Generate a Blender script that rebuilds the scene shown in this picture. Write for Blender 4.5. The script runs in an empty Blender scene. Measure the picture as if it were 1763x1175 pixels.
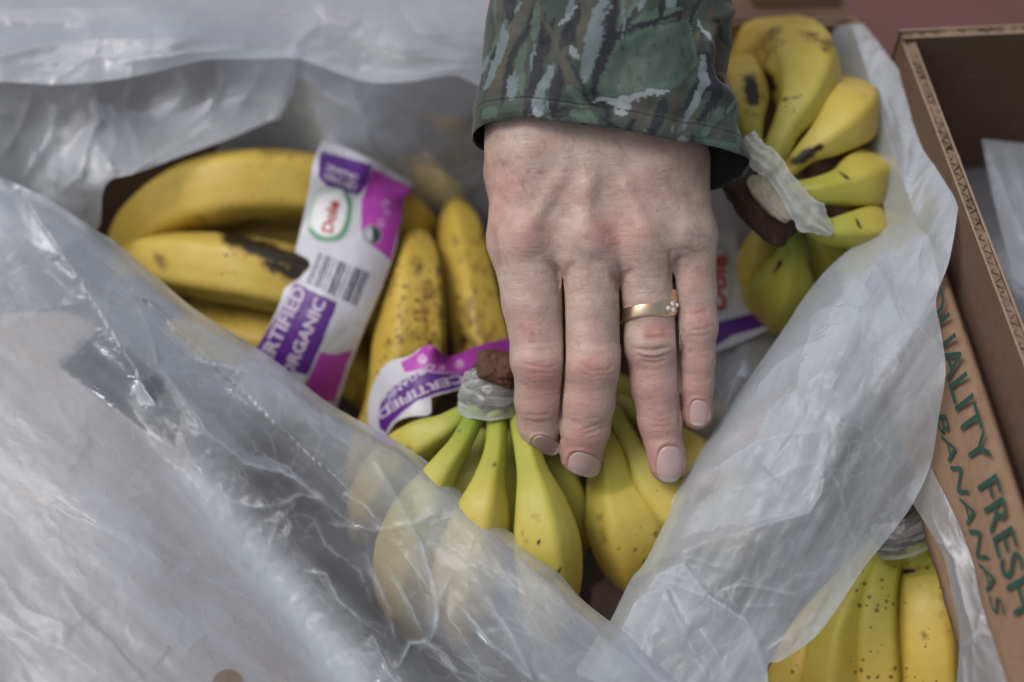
import bpy, math, random
import numpy as np
from mathutils import Vector

random.seed(7)
RNG = np.random.default_rng(11)
SC = bpy.context.scene
COL = SC.collection

# ------------------------------------------------------------------ camera
PW, PH = 1763.0, 1175.0            # photograph's own pixels, used to turn a pixel + distance into a point
LENS = 50.0
FP = LENS / 36.0 * PW
PITCH = math.radians(56)
CAM = np.array([0.0, 0.0, 0.717])
FW = np.array([0, math.cos(PITCH), -math.sin(PITCH)])
RT = np.array([1.0, 0, 0])
UP = np.array([0, math.sin(PITCH), math.cos(PITCH)])
cam_d = bpy.data.cameras.new('camera')
cam = bpy.data.objects.new('camera', cam_d)
COL.objects.link(cam)
cam.location = CAM
cam.rotation_euler = (math.pi / 2 - PITCH, 0, 0)
cam_d.lens = LENS
cam_d.sensor_width = 36
cam_d.clip_start = 0.02
cam_d.clip_end = 400
cam_d.dof.use_dof = True
cam_d.dof.focus_distance = 0.562
cam_d.dof.aperture_fstop = 3.0
SC.camera = cam

# ------------------------------------------------------------------ world, sun, exposure (overcast)
SUN_EL, SUN_AZ = math.radians(62), math.radians(-90)
wd = bpy.data.worlds.new('World')
SC.world = wd
wd.use_nodes = True
wn = wd.node_tree.nodes
wl = wd.node_tree.links
bg = wn['Background']
sky = wn.new('ShaderNodeTexSky')
sky.sky_type = 'NISHITA'
sky.sun_disc = False
sky.sun_elevation = SUN_EL
sky.sun_rotation = SUN_AZ
sky.air_density = 1.0
sky.dust_density = 6.0
sky.ozone_density = 1.0
hs = wn.new('ShaderNodeHueSaturation')       # a cloud deck: the sky's blue mostly greyed out
hs.inputs['Saturation'].default_value = 0.42
wl.new(sky.outputs[0], hs.inputs['Color'])
wl.new(hs.outputs[0], bg.inputs['Color'])
bg.inputs['Strength'].default_value = 0.15
sun_d = bpy.data.lights.new('sun', 'SUN')
sun_d.energy = 1.3
sun_d.angle = math.radians(18)
sun_d.color = (1.0, 0.98, 0.95)
sun = bpy.data.objects.new('sun', sun_d)
COL.objects.link(sun)
# direction towards the sun
_s = Vector((math.cos(SUN_EL) * math.sin(SUN_AZ), math.cos(SUN_EL) * math.cos(SUN_AZ), math.sin(SUN_EL)))
sun.rotation_euler = _s.to_track_quat('Z', 'Y').to_euler()
SC.view_settings.view_transform = 'Standard'
SC.view_settings.look = 'None'
SC.view_settings.exposure = -0.38
SC.view_settings.gamma = 1.0
SC.render.engine = 'CYCLES'
SC.cycles.use_denoising = True
SC.cycles.max_bounces = 10
SC.cycles.diffuse_bounces = 5
SC.cycles.transparent_max_bounces = 24
SC.cycles.caustics_reflective = False
SC.cycles.caustics_refractive = False


# ------------------------------------------------------------------ helpers: geometry
def at(px, py, d):
    px = np.asarray(px, float); py = np.asarray(py, float); d = np.asarray(d, float)
    u = (px - PW / 2) / FP
    v = (PH / 2 - py) / FP
    ray = FW + u[..., None] * RT + v[..., None] * UP
    return CAM + d[..., None] * ray


def depth_z(px, py, z):
    v = (PH / 2 - py) / FP
    return (CAM[2] - z) / (math.sin(PITCH) - v * math.cos(PITCH))


def mesh_obj(name, verts, faces, mat=None, parent=None, smooth=True, attrs=None, cols=None):
    me = bpy.data.meshes.new(name)
    verts = np.asarray(verts, np.float32)
    if isinstance(faces, np.ndarray):
        n, k = faces.shape
        me.vertices.add(len(verts))
        me.vertices.foreach_set('co', verts.ravel())
        me.loops.add(n * k)
        me.loops.foreach_set('vertex_index', faces.astype(np.int32).ravel())
        me.polygons.add(n)
        me.polygons.foreach_set('loop_start', np.arange(0, n * k, k, dtype=np.int32))
        me.polygons.foreach_set('loop_total', np.full(n, k, np.int32))
        me.update(calc_edges=True)
    else:
        me.from_pydata([tuple(map(float, v)) for v in verts], [], faces)
        me.update()
    if smooth:
        me.polygons.foreach_set('use_smooth', np.ones(len(me.polygons), bool))
    for k, a in (attrs or {}).items():
        at_ = me.attributes.new(k, 'FLOAT', 'POINT')
        at_.data.foreach_set('value', np.asarray(a, np.float32).ravel())
    for k, c in (cols or {}).items():
        at_ = me.attributes.new(k, 'FLOAT_COLOR', 'POINT')
        c = np.asarray(c, np.float32)
        if c.shape[1] == 3:
            c = np.concatenate([c, np.ones((len(c), 1), np.float32)], 1)
        at_.data.foreach_set('color', c.ravel())
    me.validate()
    o = bpy.data.objects.new(name, me)
    COL.objects.link(o)
    if mat:
        me.materials.append(mat)
    if parent:
        o.parent = parent
        o.matrix_parent_inverse = parent.matrix_world.inverted()
    return o


def thing(name, label, cat, loc, group=None):
    o = bpy.data.objects.new(name, None)
    COL.objects.link(o)
    o.location = tuple(map(float, loc))
    o.empty_display_size = 0.02
    bpy.context.view_layer.update()
    o['label'] = label
    o['category'] = cat
    if group:
        o['group'] = group
    return o


def tag(o, label, cat, group=None):
    o['label'] = label
    o['category'] = cat
    if group:
        o['group'] = group
    return o


def spline(pts, n, closed=False):
    """Catmull-Rom through pts (k, dim), resampled evenly to n points."""
    P = np.asarray(pts, float)
    if len(P) == 2:
        t = np.linspace(0, 1, n)[:, None]
        return P[0] * (1 - t) + P[1] * t
    Q = np.vstack([2 * P[0] - P[1], P, 2 * P[-1] - P[-2]])
    out = []
    for i in range(len(P) - 1):
        p0, p1, p2, p3 = Q[i:i + 4]
        t = np.linspace(0, 1, 24, endpoint=False)[:, None]
        out.append(0.5 * ((2 * p1) + (-p0 + p2) * t + (2 * p0 - 5 * p1 + 4 * p2 - p3) * t * t
                          + (-p0 + 3 * p1 - 3 * p2 + p3) * t ** 3))
    out.append(P[-1:])
    D = np.vstack(out)
    m = min(3, D.shape[1])
    s = np.r_[0, np.cumsum(np.linalg.norm(np.diff(D[:, :m], axis=0), axis=1))]
    tt = np.linspace(0, s[-1], n)
    return np.stack([np.interp(tt, s, D[:, j]) for j in range(D.shape[1])], 1)


def grid_faces(nu, nv, wrap=False):
    """verts index = j*nu + i ; i along u"""
    i = np.arange(nu if wrap else nu - 1)
    j = np.arange(nv - 1)
    I, J = np.meshgrid(i, j)
    I = I.ravel(); J = J.ravel()
    I2 = (I + 1) % nu
    return np.stack([J * nu + I, J * nu + I2, (J + 1) * nu + I2, (J + 1) * nu + I], 1)


class TPS:
    def __init__(self, pts, reg=1e-6):
        P = np.asarray(pts, float)
        self.c = P[:, :2] / 1000.0
        n = len(P)
        K = self._k(self.c, self.c) + np.eye(n) * reg
        A = np.zeros((n + 3, n + 3))
        A[:n, :n] = K
        A[:n, n:] = np.c_[np.ones(n), self.c]
        A[n:, :n] = A[:n, n:].T
        b = np.zeros(n + 3)
        b[:n] = P[:, 2]
        self.w = np.linalg.solve(A, b)

    def _k(self, a, b):
        r2 = ((a[:, None, :] - b[None]) ** 2).sum(-1)
        return 0.5 * r2 * np.log(r2 + 1e-12)

    def __call__(self, x, y):
        x = np.asarray(x, float); sh = x.shape
        q = np.stack([x.ravel(), np.asarray(y, float).ravel()], 1) / 1000.0
        out = np.zeros(len(q))
        for s in range(0, len(q), 40000):
            e = q[s:s + 40000]
            out[s:s + 40000] = self._k(e, self.c) @ self.w[:-3] + self.w[-3] + e @ self.w[-2:]
        return out.reshape(sh)


def poly_dist(X, Y, pts, reach):
    """distance (and signed side, and running parameter) of points to a polyline, inf beyond reach"""
    P = np.asarray(pts, float)
    sh = X.shape
    x = X.ravel(); y = Y.ravel()
    best = np.full(x.shape, 1e9)
    side = np.zeros(x.shape)
    par = np.zeros(x.shape)
    m = (x > P[:, 0].min() - reach) & (x < P[:, 0].max() + reach) & (y > P[:, 1].min() - reach) & (y < P[:, 1].max() + reach)
    if m.any():
        xs = x[m]; ys = y[m]
        b = np.full(xs.shape, 1e9); sd = np.zeros(xs.shape); pr = np.zeros(xs.shape)
        n = len(P) - 1
        for k in range(n):
            ax, ay = P[k, :2]; dx, dy = P[k + 1, 0] - ax, P[k + 1, 1] - ay
            L2 = dx * dx + dy * dy + 1e-9
            t = np.clip(((xs - ax) * dx + (ys - ay) * dy) / L2, 0, 1)
            ex = xs - ax - t * dx; ey = ys - ay - t * dy
            dd = np.hypot(ex, ey)
            u = dd < b
            b = np.where(u, dd, b)
            sd = np.where(u, np.sign(dx * ey - dy * ex), sd)
            pr = np.where(u, (k + t) / n, pr)
        best[m] = b; side[m] = sd; par[m] = pr
    return best.reshape(sh), side.reshape(sh), par.reshape(sh)


def in_poly(X, Y, poly):
    P = np.asarray(poly, float)
    ins = np.zeros(X.shape, bool)
    j = len(P) - 1
    for i in range(len(P)):
        xi, yi = P[i]; xj, yj = P[j]
        c = ((yi > Y) != (yj > Y)) & (X < (xj - xi) * (Y - yi) / (yj - yi + 1e-12) + xi)
        ins ^= c
        j = i
    return ins


# value noise ------------------------------------------------------
_T = RNG.random((256, 256))


def vnoise(x, y):
    xi = np.floor(x).astype(int); yi = np.floor(y).astype(int)
    fx = x - xi; fy = y - yi
    fx = fx * fx * fx * (fx * (fx * 6 - 15) + 10); fy = fy * fy * fy * (fy * (fy * 6 - 15) + 10)
    a = _T[yi & 255, xi & 255]; b = _T[yi & 255, (xi + 1) & 255]
    c = _T[(yi + 1) & 255, xi & 255]; d = _T[(yi + 1) & 255, (xi + 1) & 255]
    return (a * (1 - fx) + b * fx) * (1 - fy) + (c * (1 - fx) + d * fx) * fy


def fbm(x, y, o=4):
    s = 0; a = 0.5
    for k in range(o):
        s = s + a * (vnoise(x * 2 ** k + 17 * k, y * 2 ** k + 31 * k) - 0.5)
        a *= 0.5
    return s


def crumple(x, y, seed=0, tilt=0.9, edge=False):
    """facets with sharp ridges: in each cell a random plane, the surface is their upper envelope"""
    xi = np.floor(x).astype(int); yi = np.floor(y).astype(int)
    best = np.full(x.shape, -1e9)
    sec = best.copy()
    for dj in (-1, 0, 1):
        for di in (-1, 0, 1):
            cx = xi + di; cy = yi + dj
            h1 = _T[(cy * 7 + seed) & 255, (cx * 13 + seed * 3) & 255]
            h2 = _T[(cy * 11 + seed * 5 + 91) & 255, (cx * 3 + seed + 57) & 255]
            h3 = _T[(cy * 5 + seed * 7 + 33) & 255, (cx * 17 + seed * 2 + 121) & 255]
            h4 = _T[(cy * 19 + seed + 201) & 255, (cx * 23 + seed * 5 + 11) & 255]
            px = cx + h1; py = cy + h2
            a = h3 * 2 * np.pi
            ex = x - px; ey = y - py
            val = tilt * (h4 + 0.2) * (np.cos(a) * ex + np.sin(a) * ey) - 0.75 * (ex * ex + ey * ey)
            sec = np.maximum(sec, np.minimum(best, val))
            best = np.maximum(best, val)
    return (best, best - sec) if edge else best


# ------------------------------------------------------------------ helpers: materials
def lin(r, g, b):
    f = lambda c: (c / 255) / 12.92 if c <= 10.3 else (((c / 255) + 0.055) / 1.055) ** 2.4
    return (f(r), f(g), f(b))


class NT:
    def __init__(self, name):
        self.m = bpy.data.materials.new(name)
        self.m.use_nodes = True
        self.t = self.m.node_tree
        self.n = self.t.nodes
        self.l = self.t.links
        self.b = self.n['Principled BSDF']
        self.out = self.n['Material Output']

    def node(self, ty, **kw):
        o = self.n.new(ty)
        for k, v in kw.items():
            setattr(o, k, v)
        return o

    def link(self, a, b):
        self.l.new(a, b)

    def sock(self, v, inp):
        if hasattr(v, 'is_linked'):
            self.l.new(v, inp)
        else:
            inp.default_value = v

    def attr(self, name, what='Fac'):
        return self.node('ShaderNodeAttribute', attribute_name=name).outputs[what]

    def coord(self, what='Object', scale=(1, 1, 1)):
        c = self.node('ShaderNodeTexCoord').outputs[what]
        mp = self.node('ShaderNodeMapping')
        mp.inputs['Scale'].default_value = scale
        self.link(c, mp.inputs[0])
        return mp.outputs[0]

    def noise(self, scale, detail=3, rough=.55, vec=None, dist=0):
        n = self.node('ShaderNodeTexNoise')
        n.inputs['Scale'].default_value = scale
        n.inputs['Detail'].default_value = detail
        n.inputs['Roughness'].default_value = rough
        n.inputs['Distortion'].default_value = dist
        if vec is not None:
            self.link(vec, n.inputs['Vector'])
        return n.outputs['Fac']

    def voro(self, scale, vec=None, feature='F1', rnd=1.0, out='Distance'):
        n = self.node('ShaderNodeTexVoronoi', feature=feature)
        n.inputs['Scale'].default_value = scale
        n.inputs['Randomness'].default_value = rnd
        if vec is not None:
            self.link(vec, n.inputs['Vector'])
        return n.outputs[out]

    def ramp(self, fac, stops, interp='LINEAR'):
        r = self.node('ShaderNodeValToRGB')
        r.color_ramp.interpolation = interp
        els = r.color_ramp.elements
        while len(els) < len(stops):
            els.new(0.5)
        for e, (p, c) in zip(els, stops):
            e.position = p
            e.color = (*c, 1) if hasattr(c, '__len__') else (c, c, c, 1)
        self.link(fac, r.inputs[0])
        return r.outputs[0]

    def mix(self, fac, a, b, mode='MIX'):
        n = self.node('ShaderNodeMix', data_type='RGBA', blend_type=mode)
        self.sock(fac, n.inputs[0])
        for v, i in ((a, n.inputs[6]), (b, n.inputs[7])):
            if hasattr(v, 'is_linked'):
                self.link(v, i)
            else:
                i.default_value = (*v, 1)
        return n.outputs[2]

    def math(self, op, a, b=0.0, c=0.0, clamp=False):
        n = self.node('ShaderNodeMath', operation=op, use_clamp=clamp)
        self.sock(a, n.inputs[0])
        self.sock(b, n.inputs[1])
        if op in ('MULTIPLY_ADD', 'COMPARE', 'SMOOTH_MIN'):
            self.sock(c, n.inputs[2])
        return n.outputs[0]

    def bump(self, h, strength, dist):
        n = self.node('ShaderNodeBump')
        n.inputs['Strength'].default_value = strength
        n.inputs['Distance'].default_value = dist
        self.link(h, n.inputs['Height'])
        self.link(n.outputs[0], self.b.inputs['Normal'])
        return n.outputs[0]

    def set(self, **kw):
        for k, v in kw.items():
            i = self.b.inputs[k.replace('_', ' ')]
            if hasattr(v, 'is_linked'):
                self.link(v, i)
            elif hasattr(v, '__len__') and len(v) == 3 and i.type == 'RGBA':
                i.default_value = (*v, 1)
            else:
                i.default_value = v
        return self


def mat_banana():
    t = NT('banana_skin')
    v = t.coord('Object')
    green = t.attr('green')
    age = t.attr('age')
    bruise = t.attr('bruise')
    dirt = t.attr('neck')
    n1 = t.noise(38, 4, .6, v)
    yel = t.mix(t.ramp(n1, [(.35, 0.0), (.68, 1.0)]), (.585, .415, .072), (.68, .52, .13))
    yel = t.mix(t.math('MULTIPLY', age, t.ramp(t.noise(55, 5, .65, v), [(.3, .35), (.7, 1.0)])), yel, (.46, .31, .045))
    gm = t.math('MULTIPLY', green, t.ramp(t.noise(30, 3, .5, v), [(.25, .65), (.7, 1.05)]), clamp=True)
    base = t.mix(gm, yel, (.22, .31, .035))
    # freckles of ripeness: small brown dots, more on aged skin
    vn = t.voro(330, v)
    big = t.noise(45, 3, .6, v)
    thr = t.math('MULTIPLY', t.math('ADD', t.math('MULTIPLY', age, .36), .06), t.ramp(big, [(.42, 0.0), (.62, 1.0)]))
    thr = t.math('MULTIPLY', thr, t.math('MULTIPLY_ADD', t.voro(330, v, out='Color'), 1.9, -.25))
    dots = t.math('LESS_THAN', vn, thr)
    base = t.mix(t.math('MULTIPLY', dots, .8), base, (.13, .06, .015))
    vn2 = t.voro(85, v)
    thr2 = t.math('MULTIPLY', t.ramp(t.noise(22, 2, .5, v), [(.54, 0.0), (.74, 1.0)]), .09)
    thr2 = t.math('MULTIPLY', thr2, t.math('MULTIPLY_ADD', t.voro(85, v, out='Color'), 2.4, -.5))
    dots2 = t.ramp(t.math('SUBTRACT', thr2, vn2), [(.0, 0.0), (.05, 1.0)])
    base = t.mix(t.math('MULTIPLY', dots2, .6), base, (.16, .075, .02))
    # bruises with ragged edges
    br = t.math('ADD', bruise, t.math('MULTIPLY', t.math('SUBTRACT', t.noise(150, 5, .7, v), .5), 1.4))
    halo = t.ramp(br, [(.18, 0.0), (.5, 1.0)])
    core = t.ramp(br, [(.5, 0.0), (.72, 1.0)])
    hm = t.math('MULTIPLY', halo, t.math('GREATER_THAN', bruise, .02))
    cm = t.math('MULTIPLY', core, t.math('GREATER_THAN', bruise, .02))
    base = t.mix(t.math('MULTIPLY', hm, .62), base, (.17, .085, .02))
    base = t.mix(t.math('MULTIPLY', cm, .95), base, (.009, .007, .006))
    # dry brown stem end and tip
    nk = t.math('MULTIPLY', dirt, t.ramp(t.noise(140, 3, .6, v), [(.3, .6), (.6, 1.0)]), clamp=True)
    base = t.mix(nk, base, (.07, .042, .022))
    t.set(Base_Color=base, Roughness=t.ramp(t.noise(120, 2, .5, v), [(.3, .42), (.7, .58)]), Specular_IOR_Level=.4,
          Subsurface_Weight=.06, Subsurface_Radius=(.004, .003, .001), Subsurface_Scale=1.0)
    h = t.math('ADD', t.math('MULTIPLY', t.noise(260, 4, .6, v), .6), t.math('MULTIPLY', t.noise(45, 2, .5, v), 1.2))
    t.bump(h, .22, .0012)
    return t.m


def mat_film(name, tint=(.655, .715, .79), rough=.27, gloss=.34, dirt=True, bump=.16):
    """thin cloudy polythene: partly see-through, more cloudy the more obliquely it is crossed"""
    t = NT(name)
    t.n.remove(t.b)
    a0 = t.attr('haze')
    v = t.coord('Object')
    nz = t.ramp(t.noise(30, 4, .6, v), [(.25, .82), (.75, 1.16)])
    a = t.math('MINIMUM', t.math('MULTIPLY', a0, nz), .97)
    lw = t.node('ShaderNodeLayerWeight')
    lw.inputs[0].default_value = .5
    cos = t.math('MAXIMUM', t.math('SUBTRACT', 1.0, lw.outputs['Facing']), .12)
    al = t.math('SUBTRACT', 1.0, t.math('POWER', t.math('SUBTRACT', 1.0, a), t.math('DIVIDE', 1.0, cos)), clamp=True)
    col = t.mix(t.noise(14, 2, .5, v), tuple(c * .94 for c in tint), tint)
    if dirt:
        vd = t.voro(75, v)
        gate = t.ramp(t.noise(16, 2, .5, v), [(.60, 0.0), (.66, 1.0)])
        sp = t.math('MULTIPLY', t.math('LESS_THAN', vd, .05), gate)
        col = t.mix(t.math('MULTIPLY', sp, .85), col, (.13, .09, .05))
        al = t.math('MAXIMUM', al, t.math('MULTIPLY', sp, .8))
    bmp = t.node('ShaderNodeBump')
    bmp.inputs['Strength'].default_value = bump
    bmp.inputs['Distance'].default_value = .002
    hh = t.math('ADD', t.noise(90, 3, .6, v, .6), t.math('MULTIPLY', t.noise(330, 2, .5, v), .22))
    vd2 = t.node('ShaderNodeVectorMath', operation='MULTIPLY_ADD')          # crease network: warped cells with sharp borders
    nc = t.node('ShaderNodeTexNoise'); nc.inputs['Scale'].default_value = 45; t.link(v, nc.inputs['Vector'])
    t.link(nc.outputs['Color'], vd2.inputs[0]); vd2.inputs[1].default_value = (.02, .02, .02); t.link(v, vd2.inputs[2])
    for sc_, w_ in ((38, .9), (85, .45)):
        e_ = t.voro(sc_, vd2.outputs[0], 'DISTANCE_TO_EDGE')
        gate_ = t.ramp(t.noise(sc_ * .35, 2, .5, v), [(.45, 0.0), (.62, 1.0)])
        hh = t.math('ADD', hh, t.math('MULTIPLY', t.math('MULTIPLY', t.math('POWER', t.math('SUBTRACT', 1.0, e_, clamp=True), 9.0), w_), gate_))
    t.link(hh, bmp.inputs['Height'])
    dif = t.node('ShaderNodeBsdfDiffuse')
    tra = t.node('ShaderNodeBsdfTranslucent')
    glo = t.node('ShaderNodeBsdfGlossy')
    glo.inputs['Roughness'].default_value = rough
    glo.inputs['Color'].default_value = (.95, .96, 1, 1)
    for s in (dif, tra):
        t.link(col, s.inputs['Color'])
        t.link(bmp.outputs[0], s.inputs['Normal'])
    t.link(bmp.outputs[0], glo.inputs['Normal'])
    m1 = t.node('ShaderNodeMixShader')
    m1.inputs[0].default_value = .42
    t.link(dif.outputs[0], m1.inputs[1]); t.link(tra.outputs[0], m1.inputs[2])
    tr = t.node('ShaderNodeBsdfTransparent')
    m2 = t.node('ShaderNodeMixShader')
    t.link(al, m2.inputs[0]); t.link(tr.outputs[0], m2.inputs[1]); t.link(m1.outputs[0], m2.inputs[2])
    fr = t.node('ShaderNodeFresnel')
    fr.inputs[0].default_value = 1.5
    t.link(bmp.outputs[0], fr.inputs['Normal'])
    m3 = t.node('ShaderNodeMixShader')
    t.link(t.math('MULTIPLY', fr.outputs[0], gloss, clamp=True), m3.inputs[0])
    t.link(m2.outputs[0], m3.inputs[1]); t.link(glo.outputs[0], m3.inputs[2])
    t.link(m3.outputs[0], t.out.inputs[0])
    return t.m


def mat_skin():
    t = NT('skin')
    v = t.coord('Object')
    red = t.attr('red')
    spot = t.attr('spot')
    fold = t.attr('fold')
    n = t.noise(95, 5, .65, v)
    base = t.mix(t.ramp(n, [(.3, 0.0), (.7, 1.0)]), (.38, .27, .225), (.53, .41, .355))
    r = t.math('ADD', red, t.math('MULTIPLY', t.math('SUBTRACT', t.noise(48, 5, .68, v), .5), 1.0), clamp=True)
    base = t.mix(t.math('MULTIPLY', r, .95), base, (.49, .205, .185))
    fn = t.voro(210, v)
    fg = t.ramp(t.noise(42, 3, .6, v), [(.5, 0.0), (.7, 1.0)])
    fr = t.math('MULTIPLY', t.ramp(fn, [(.08, 1.0), (.26, 0.0)]), fg)
    base = t.mix(t.math('MULTIPLY', fr, .45), base, (.27, .13, .085))
    base = t.mix(t.math('MULTIPLY', spot, .65), base, (.22, .10, .07))
    base = t.mix(t.math('MULTIPLY', fold, .5), base, (.26, .12, .10))  # creases darkened in the colour, standing for the shade in them
    t.set(Base_Color=base, Roughness=t.ramp(t.noise(180, 3, .5, v), [(.3, .42), (.7, .6)]), Specular_IOR_Level=.42,
          Subsurface_Weight=.16, Subsurface_Radius=(.0035, .0013, .0008), Subsurface_Scale=1.0)
    # fine cross lines of the skin, mostly running across hand and fingers, and a few pores
    l1 = t.noise(520, 3, .6, t.coord('Object', (.30, 1.0, 1.0)), .8)
    l2 = t.noise(420, 2, .5, t.coord('Object', (1.0, .35, .35)), 1.0)
    h = t.math('ADD', t.math('MULTIPLY', l1, 1.3), t.math('MULTIPLY', l2, .6))
    h = t.math('ADD', h, t.math('MULTIPLY', t.noise(150, 4, .6, v), 1.2))
    t.bump(h, .55, .0005)
    return t.m


def mat_plain(name, col, rough=.6, bump=None, spec=.4, metal=0.0, var=.12, scale=60, sss=0):
    t = NT(name)
    v = t.coord('Object')
    n = t.noise(scale, 4, .6, v)
    c = t.mix(n, tuple(x * (1 - var) for x in col), tuple(min(1, x * (1 + var)) for x in col))
    t.set(Base_Color=c, Roughness=rough, Specular_IOR_Level=spec, Metallic=metal)
    if sss:
        t.set(Subsurface_Weight=sss, Subsurface_Radius=(.002, .001, .0008), Subsurface_Scale=1.0)
    if bump:
        t.bump(t.noise(bump[0], 4, .6, v), bump[1], bump[2])
    return t.m


def mat_card(name, c1, c2):
    t = NT(name)
    v = t.coord('Object')
    base = t.mix(t.noise(22, 5, .65, v), c1, c2)
    fib = t.noise(600, 3, .6, t.coord('Object', (1, .25, .25)))
    base = t.mix(t.ramp(fib, [(.5, 0.0), (.75, .35)]), base, tuple(x * .6 for x in c1))
    scuff = t.ramp(t.noise(70, 4, .7, v), [(.62, 0.0), (.75, .5)])
    base = t.mix(scuff, base, tuple(min(1, x * 1.5) for x in c2))
    t.set(Base_Color=base, Roughness=.82, Specular_IOR_Level=.25)
    t.bump(t.math('ADD', fib, t.math('MULTIPLY', t.noise(40, 2, .5, v), 2)), .3, .0008)
    return t.m


def mat_vcol(name, attr='col', rough=.5, bump=None, var=.08, spec=.4, sheen=0, scale=60):
    t = NT(name)
    v = t.coord('Object')
    c = t.attr(attr, 'Color')
    n = t.noise(scale, 3, .6, v)
    sh = t.ramp(n, [(.2, 1 - var), (.8, 1 + var)])
    c = t.mix(1.0, c, sh, 'MULTIPLY')
    t.set(Base_Color=c, Roughness=rough, Specular_IOR_Level=spec, Sheen_Weight=sheen)
    if bump:
        t.bump(t.noise(bump[0], 3, .6, v), bump[1], bump[2])
    return t.m


M_BAN = mat_banana()
M_FILM = mat_film('cloudy_polythene')
M_WRAP = mat_film('clear_wrap', (.80, .83, .82), .25, .8, False)
M_SKIN = mat_skin()
M_NAIL = None
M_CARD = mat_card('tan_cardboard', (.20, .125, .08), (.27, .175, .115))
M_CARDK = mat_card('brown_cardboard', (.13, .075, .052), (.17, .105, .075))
M_CARDE = mat_card('cardboard_edge', (.25, .175, .12), (.33, .24, .17))
M_DARKB = mat_card('painted_shade_board', (.045, .03, .024), (.065, .042, .033))  # board colour darkened to stand for the shade deep in the box
M_FLUTE = mat_card('cardboard_fluting', (.18, .125, .085), (.25, .175, .125))
M_INK = mat_plain('green_ink', (.015, .06, .045), .85, var=.3, scale=200)
M_GREY = mat_film('grey_plastic', (.22, .24, .29), .4, .6, False)
M_CAMO = mat_vcol('camouflage_cloth', rough=.62, bump=(1600, .25, .0004), var=.12, sheen=.15, scale=90)
M_LINING = mat_plain('dark_lining', (.018, .014, .012), .8)
M_GOLD = mat_plain('gold', (.80, .61, .41), .3, metal=1.0, var=.04, bump=(300, .04, .0003))
M_BAND = mat_vcol('printed_label_band', rough=.42, bump=(60, .12, .001), var=.06)
M_WHITEINK = mat_plain('white_ink', (.50, .44, .55), .5, var=.05)
M_REDINK = mat_plain('red_ink', (.42, .045, .03), .5, var=.1)
M_CROWN = None


# ------------------------------------------------------------------ ground
gnd_mat = mat_plain('red_paving', (.115, .052, .05), .85, (90, .4, .004), var=.3, scale=9)
ground = mesh_obj('ground', [(-40, -40, 0), (40, -40, 0), (40, 40, 0), (-40, 40, 0)], [(0, 1, 2, 3)], gnd_mat, smooth=False)
ground['kind'] = 'structure'


# ------------------------------------------------------------------ cardboard boxes
def slab(name, p0, p1, n, th, z0, z1, mat, parent):
    """upright panel from p0 to p1 (2-D), thickness th along n"""
    p0 = np.array(p0, float); p1 = np.array(p1, float); n = np.array(n, float)
    a = [p0, p1, p1 + n * th, p0 + n * th]
    V = [(q[0], q[1], z0) for q in a] + [(q[0], q[1], z1) for q in a]
    Fc = [(0, 1, 2, 3), (7, 6, 5, 4), (0, 4, 5, 1), (1, 5, 6, 2), (2, 6, 7, 3), (3, 7, 4, 0)]
    o = mesh_obj(name, V, Fc, mat, parent, smooth=False)
    o.data.materials.append(M_CARDE)          # the raw cut edge is paler than the faces
    o.data.polygons[1].material_index = 1
    return o


def corr_wall(p0, p1, n, th, z0, z1, parent, inner_mat, outer_mat, pitch=.0075):
    """corrugated board: two liners and a wavy fluting that shows along the cut top edge"""
    p0 = np.array(p0, float); p1 = np.array(p1, float); n = np.array(n, float)
    w = slab('wall', p0, p1, n, th * .16, z0, z1, outer_mat, parent)
    slab('liner_board', p0 + n * th * .84, p1 + n * th * .84, n, th * .16, z0, z1 - .0006, inner_mat, w)
    L = np.linalg.norm(p1 - p0)
    k = int(L / pitch * 10)
    s = np.linspace(0, 1, k)
    off = th * (.44 + .22 * np.sin(s * L / pitch * 2 * np.pi + 1.5 * fbm(s * L * 60, s * 0, 3)))
    jag = RNG.normal(0, .0004, k)
    V = []
    for zz in (0, 1):
        for i in range(k):
            q = p0 + (p1 - p0) * s[i] + n * (off[i])
            V.append((q[0], q[1], z0 if zz == 0 else z1 - .0012 + jag[i]))
    T = []
    for i in range(k):                       # give the fluting its paper thickness
        q = p0 + (p1 - p0) * s[i] + n * (off[i] + th * .13)
        T.append((q[0], q[1], z1 - .0012 + jag[i]))
    V2 = V + T
    Fc = [(i, i + 1, k + i + 1, k + i) for i in range(k - 1)] + [(k + i, k + i + 1, 2 * k + i + 1, 2 * k + i) for i in range(k - 1)]
    b0 = len(V2)                              # the hollows are crushed and part filled
    for i in range(0, k, 5):
        for o_ in (.16, .84):
            q = p0 + (p1 - p0) * s[i] + n * th * o_
            V2.append((q[0], q[1], z1 - .0018 + RNG.normal(0, .0006)))
    m_ = (len(V2) - b0) // 2
    Fc += [(b0 + 2 * i, b0 + 2 * i + 1, b0 + 2 * i + 3, b0 + 2 * i + 2) for i in range(m_ - 1)]
    mesh_obj('fluting', V2, Fc, M_FLUTE, w, smooth=False)
    return w


def rot2(v, a):
    c, s = math.cos(a), math.sin(a)
    return np.array([v[0] * c - v[1] * s, v[0] * s + v[1] * c])


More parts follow.
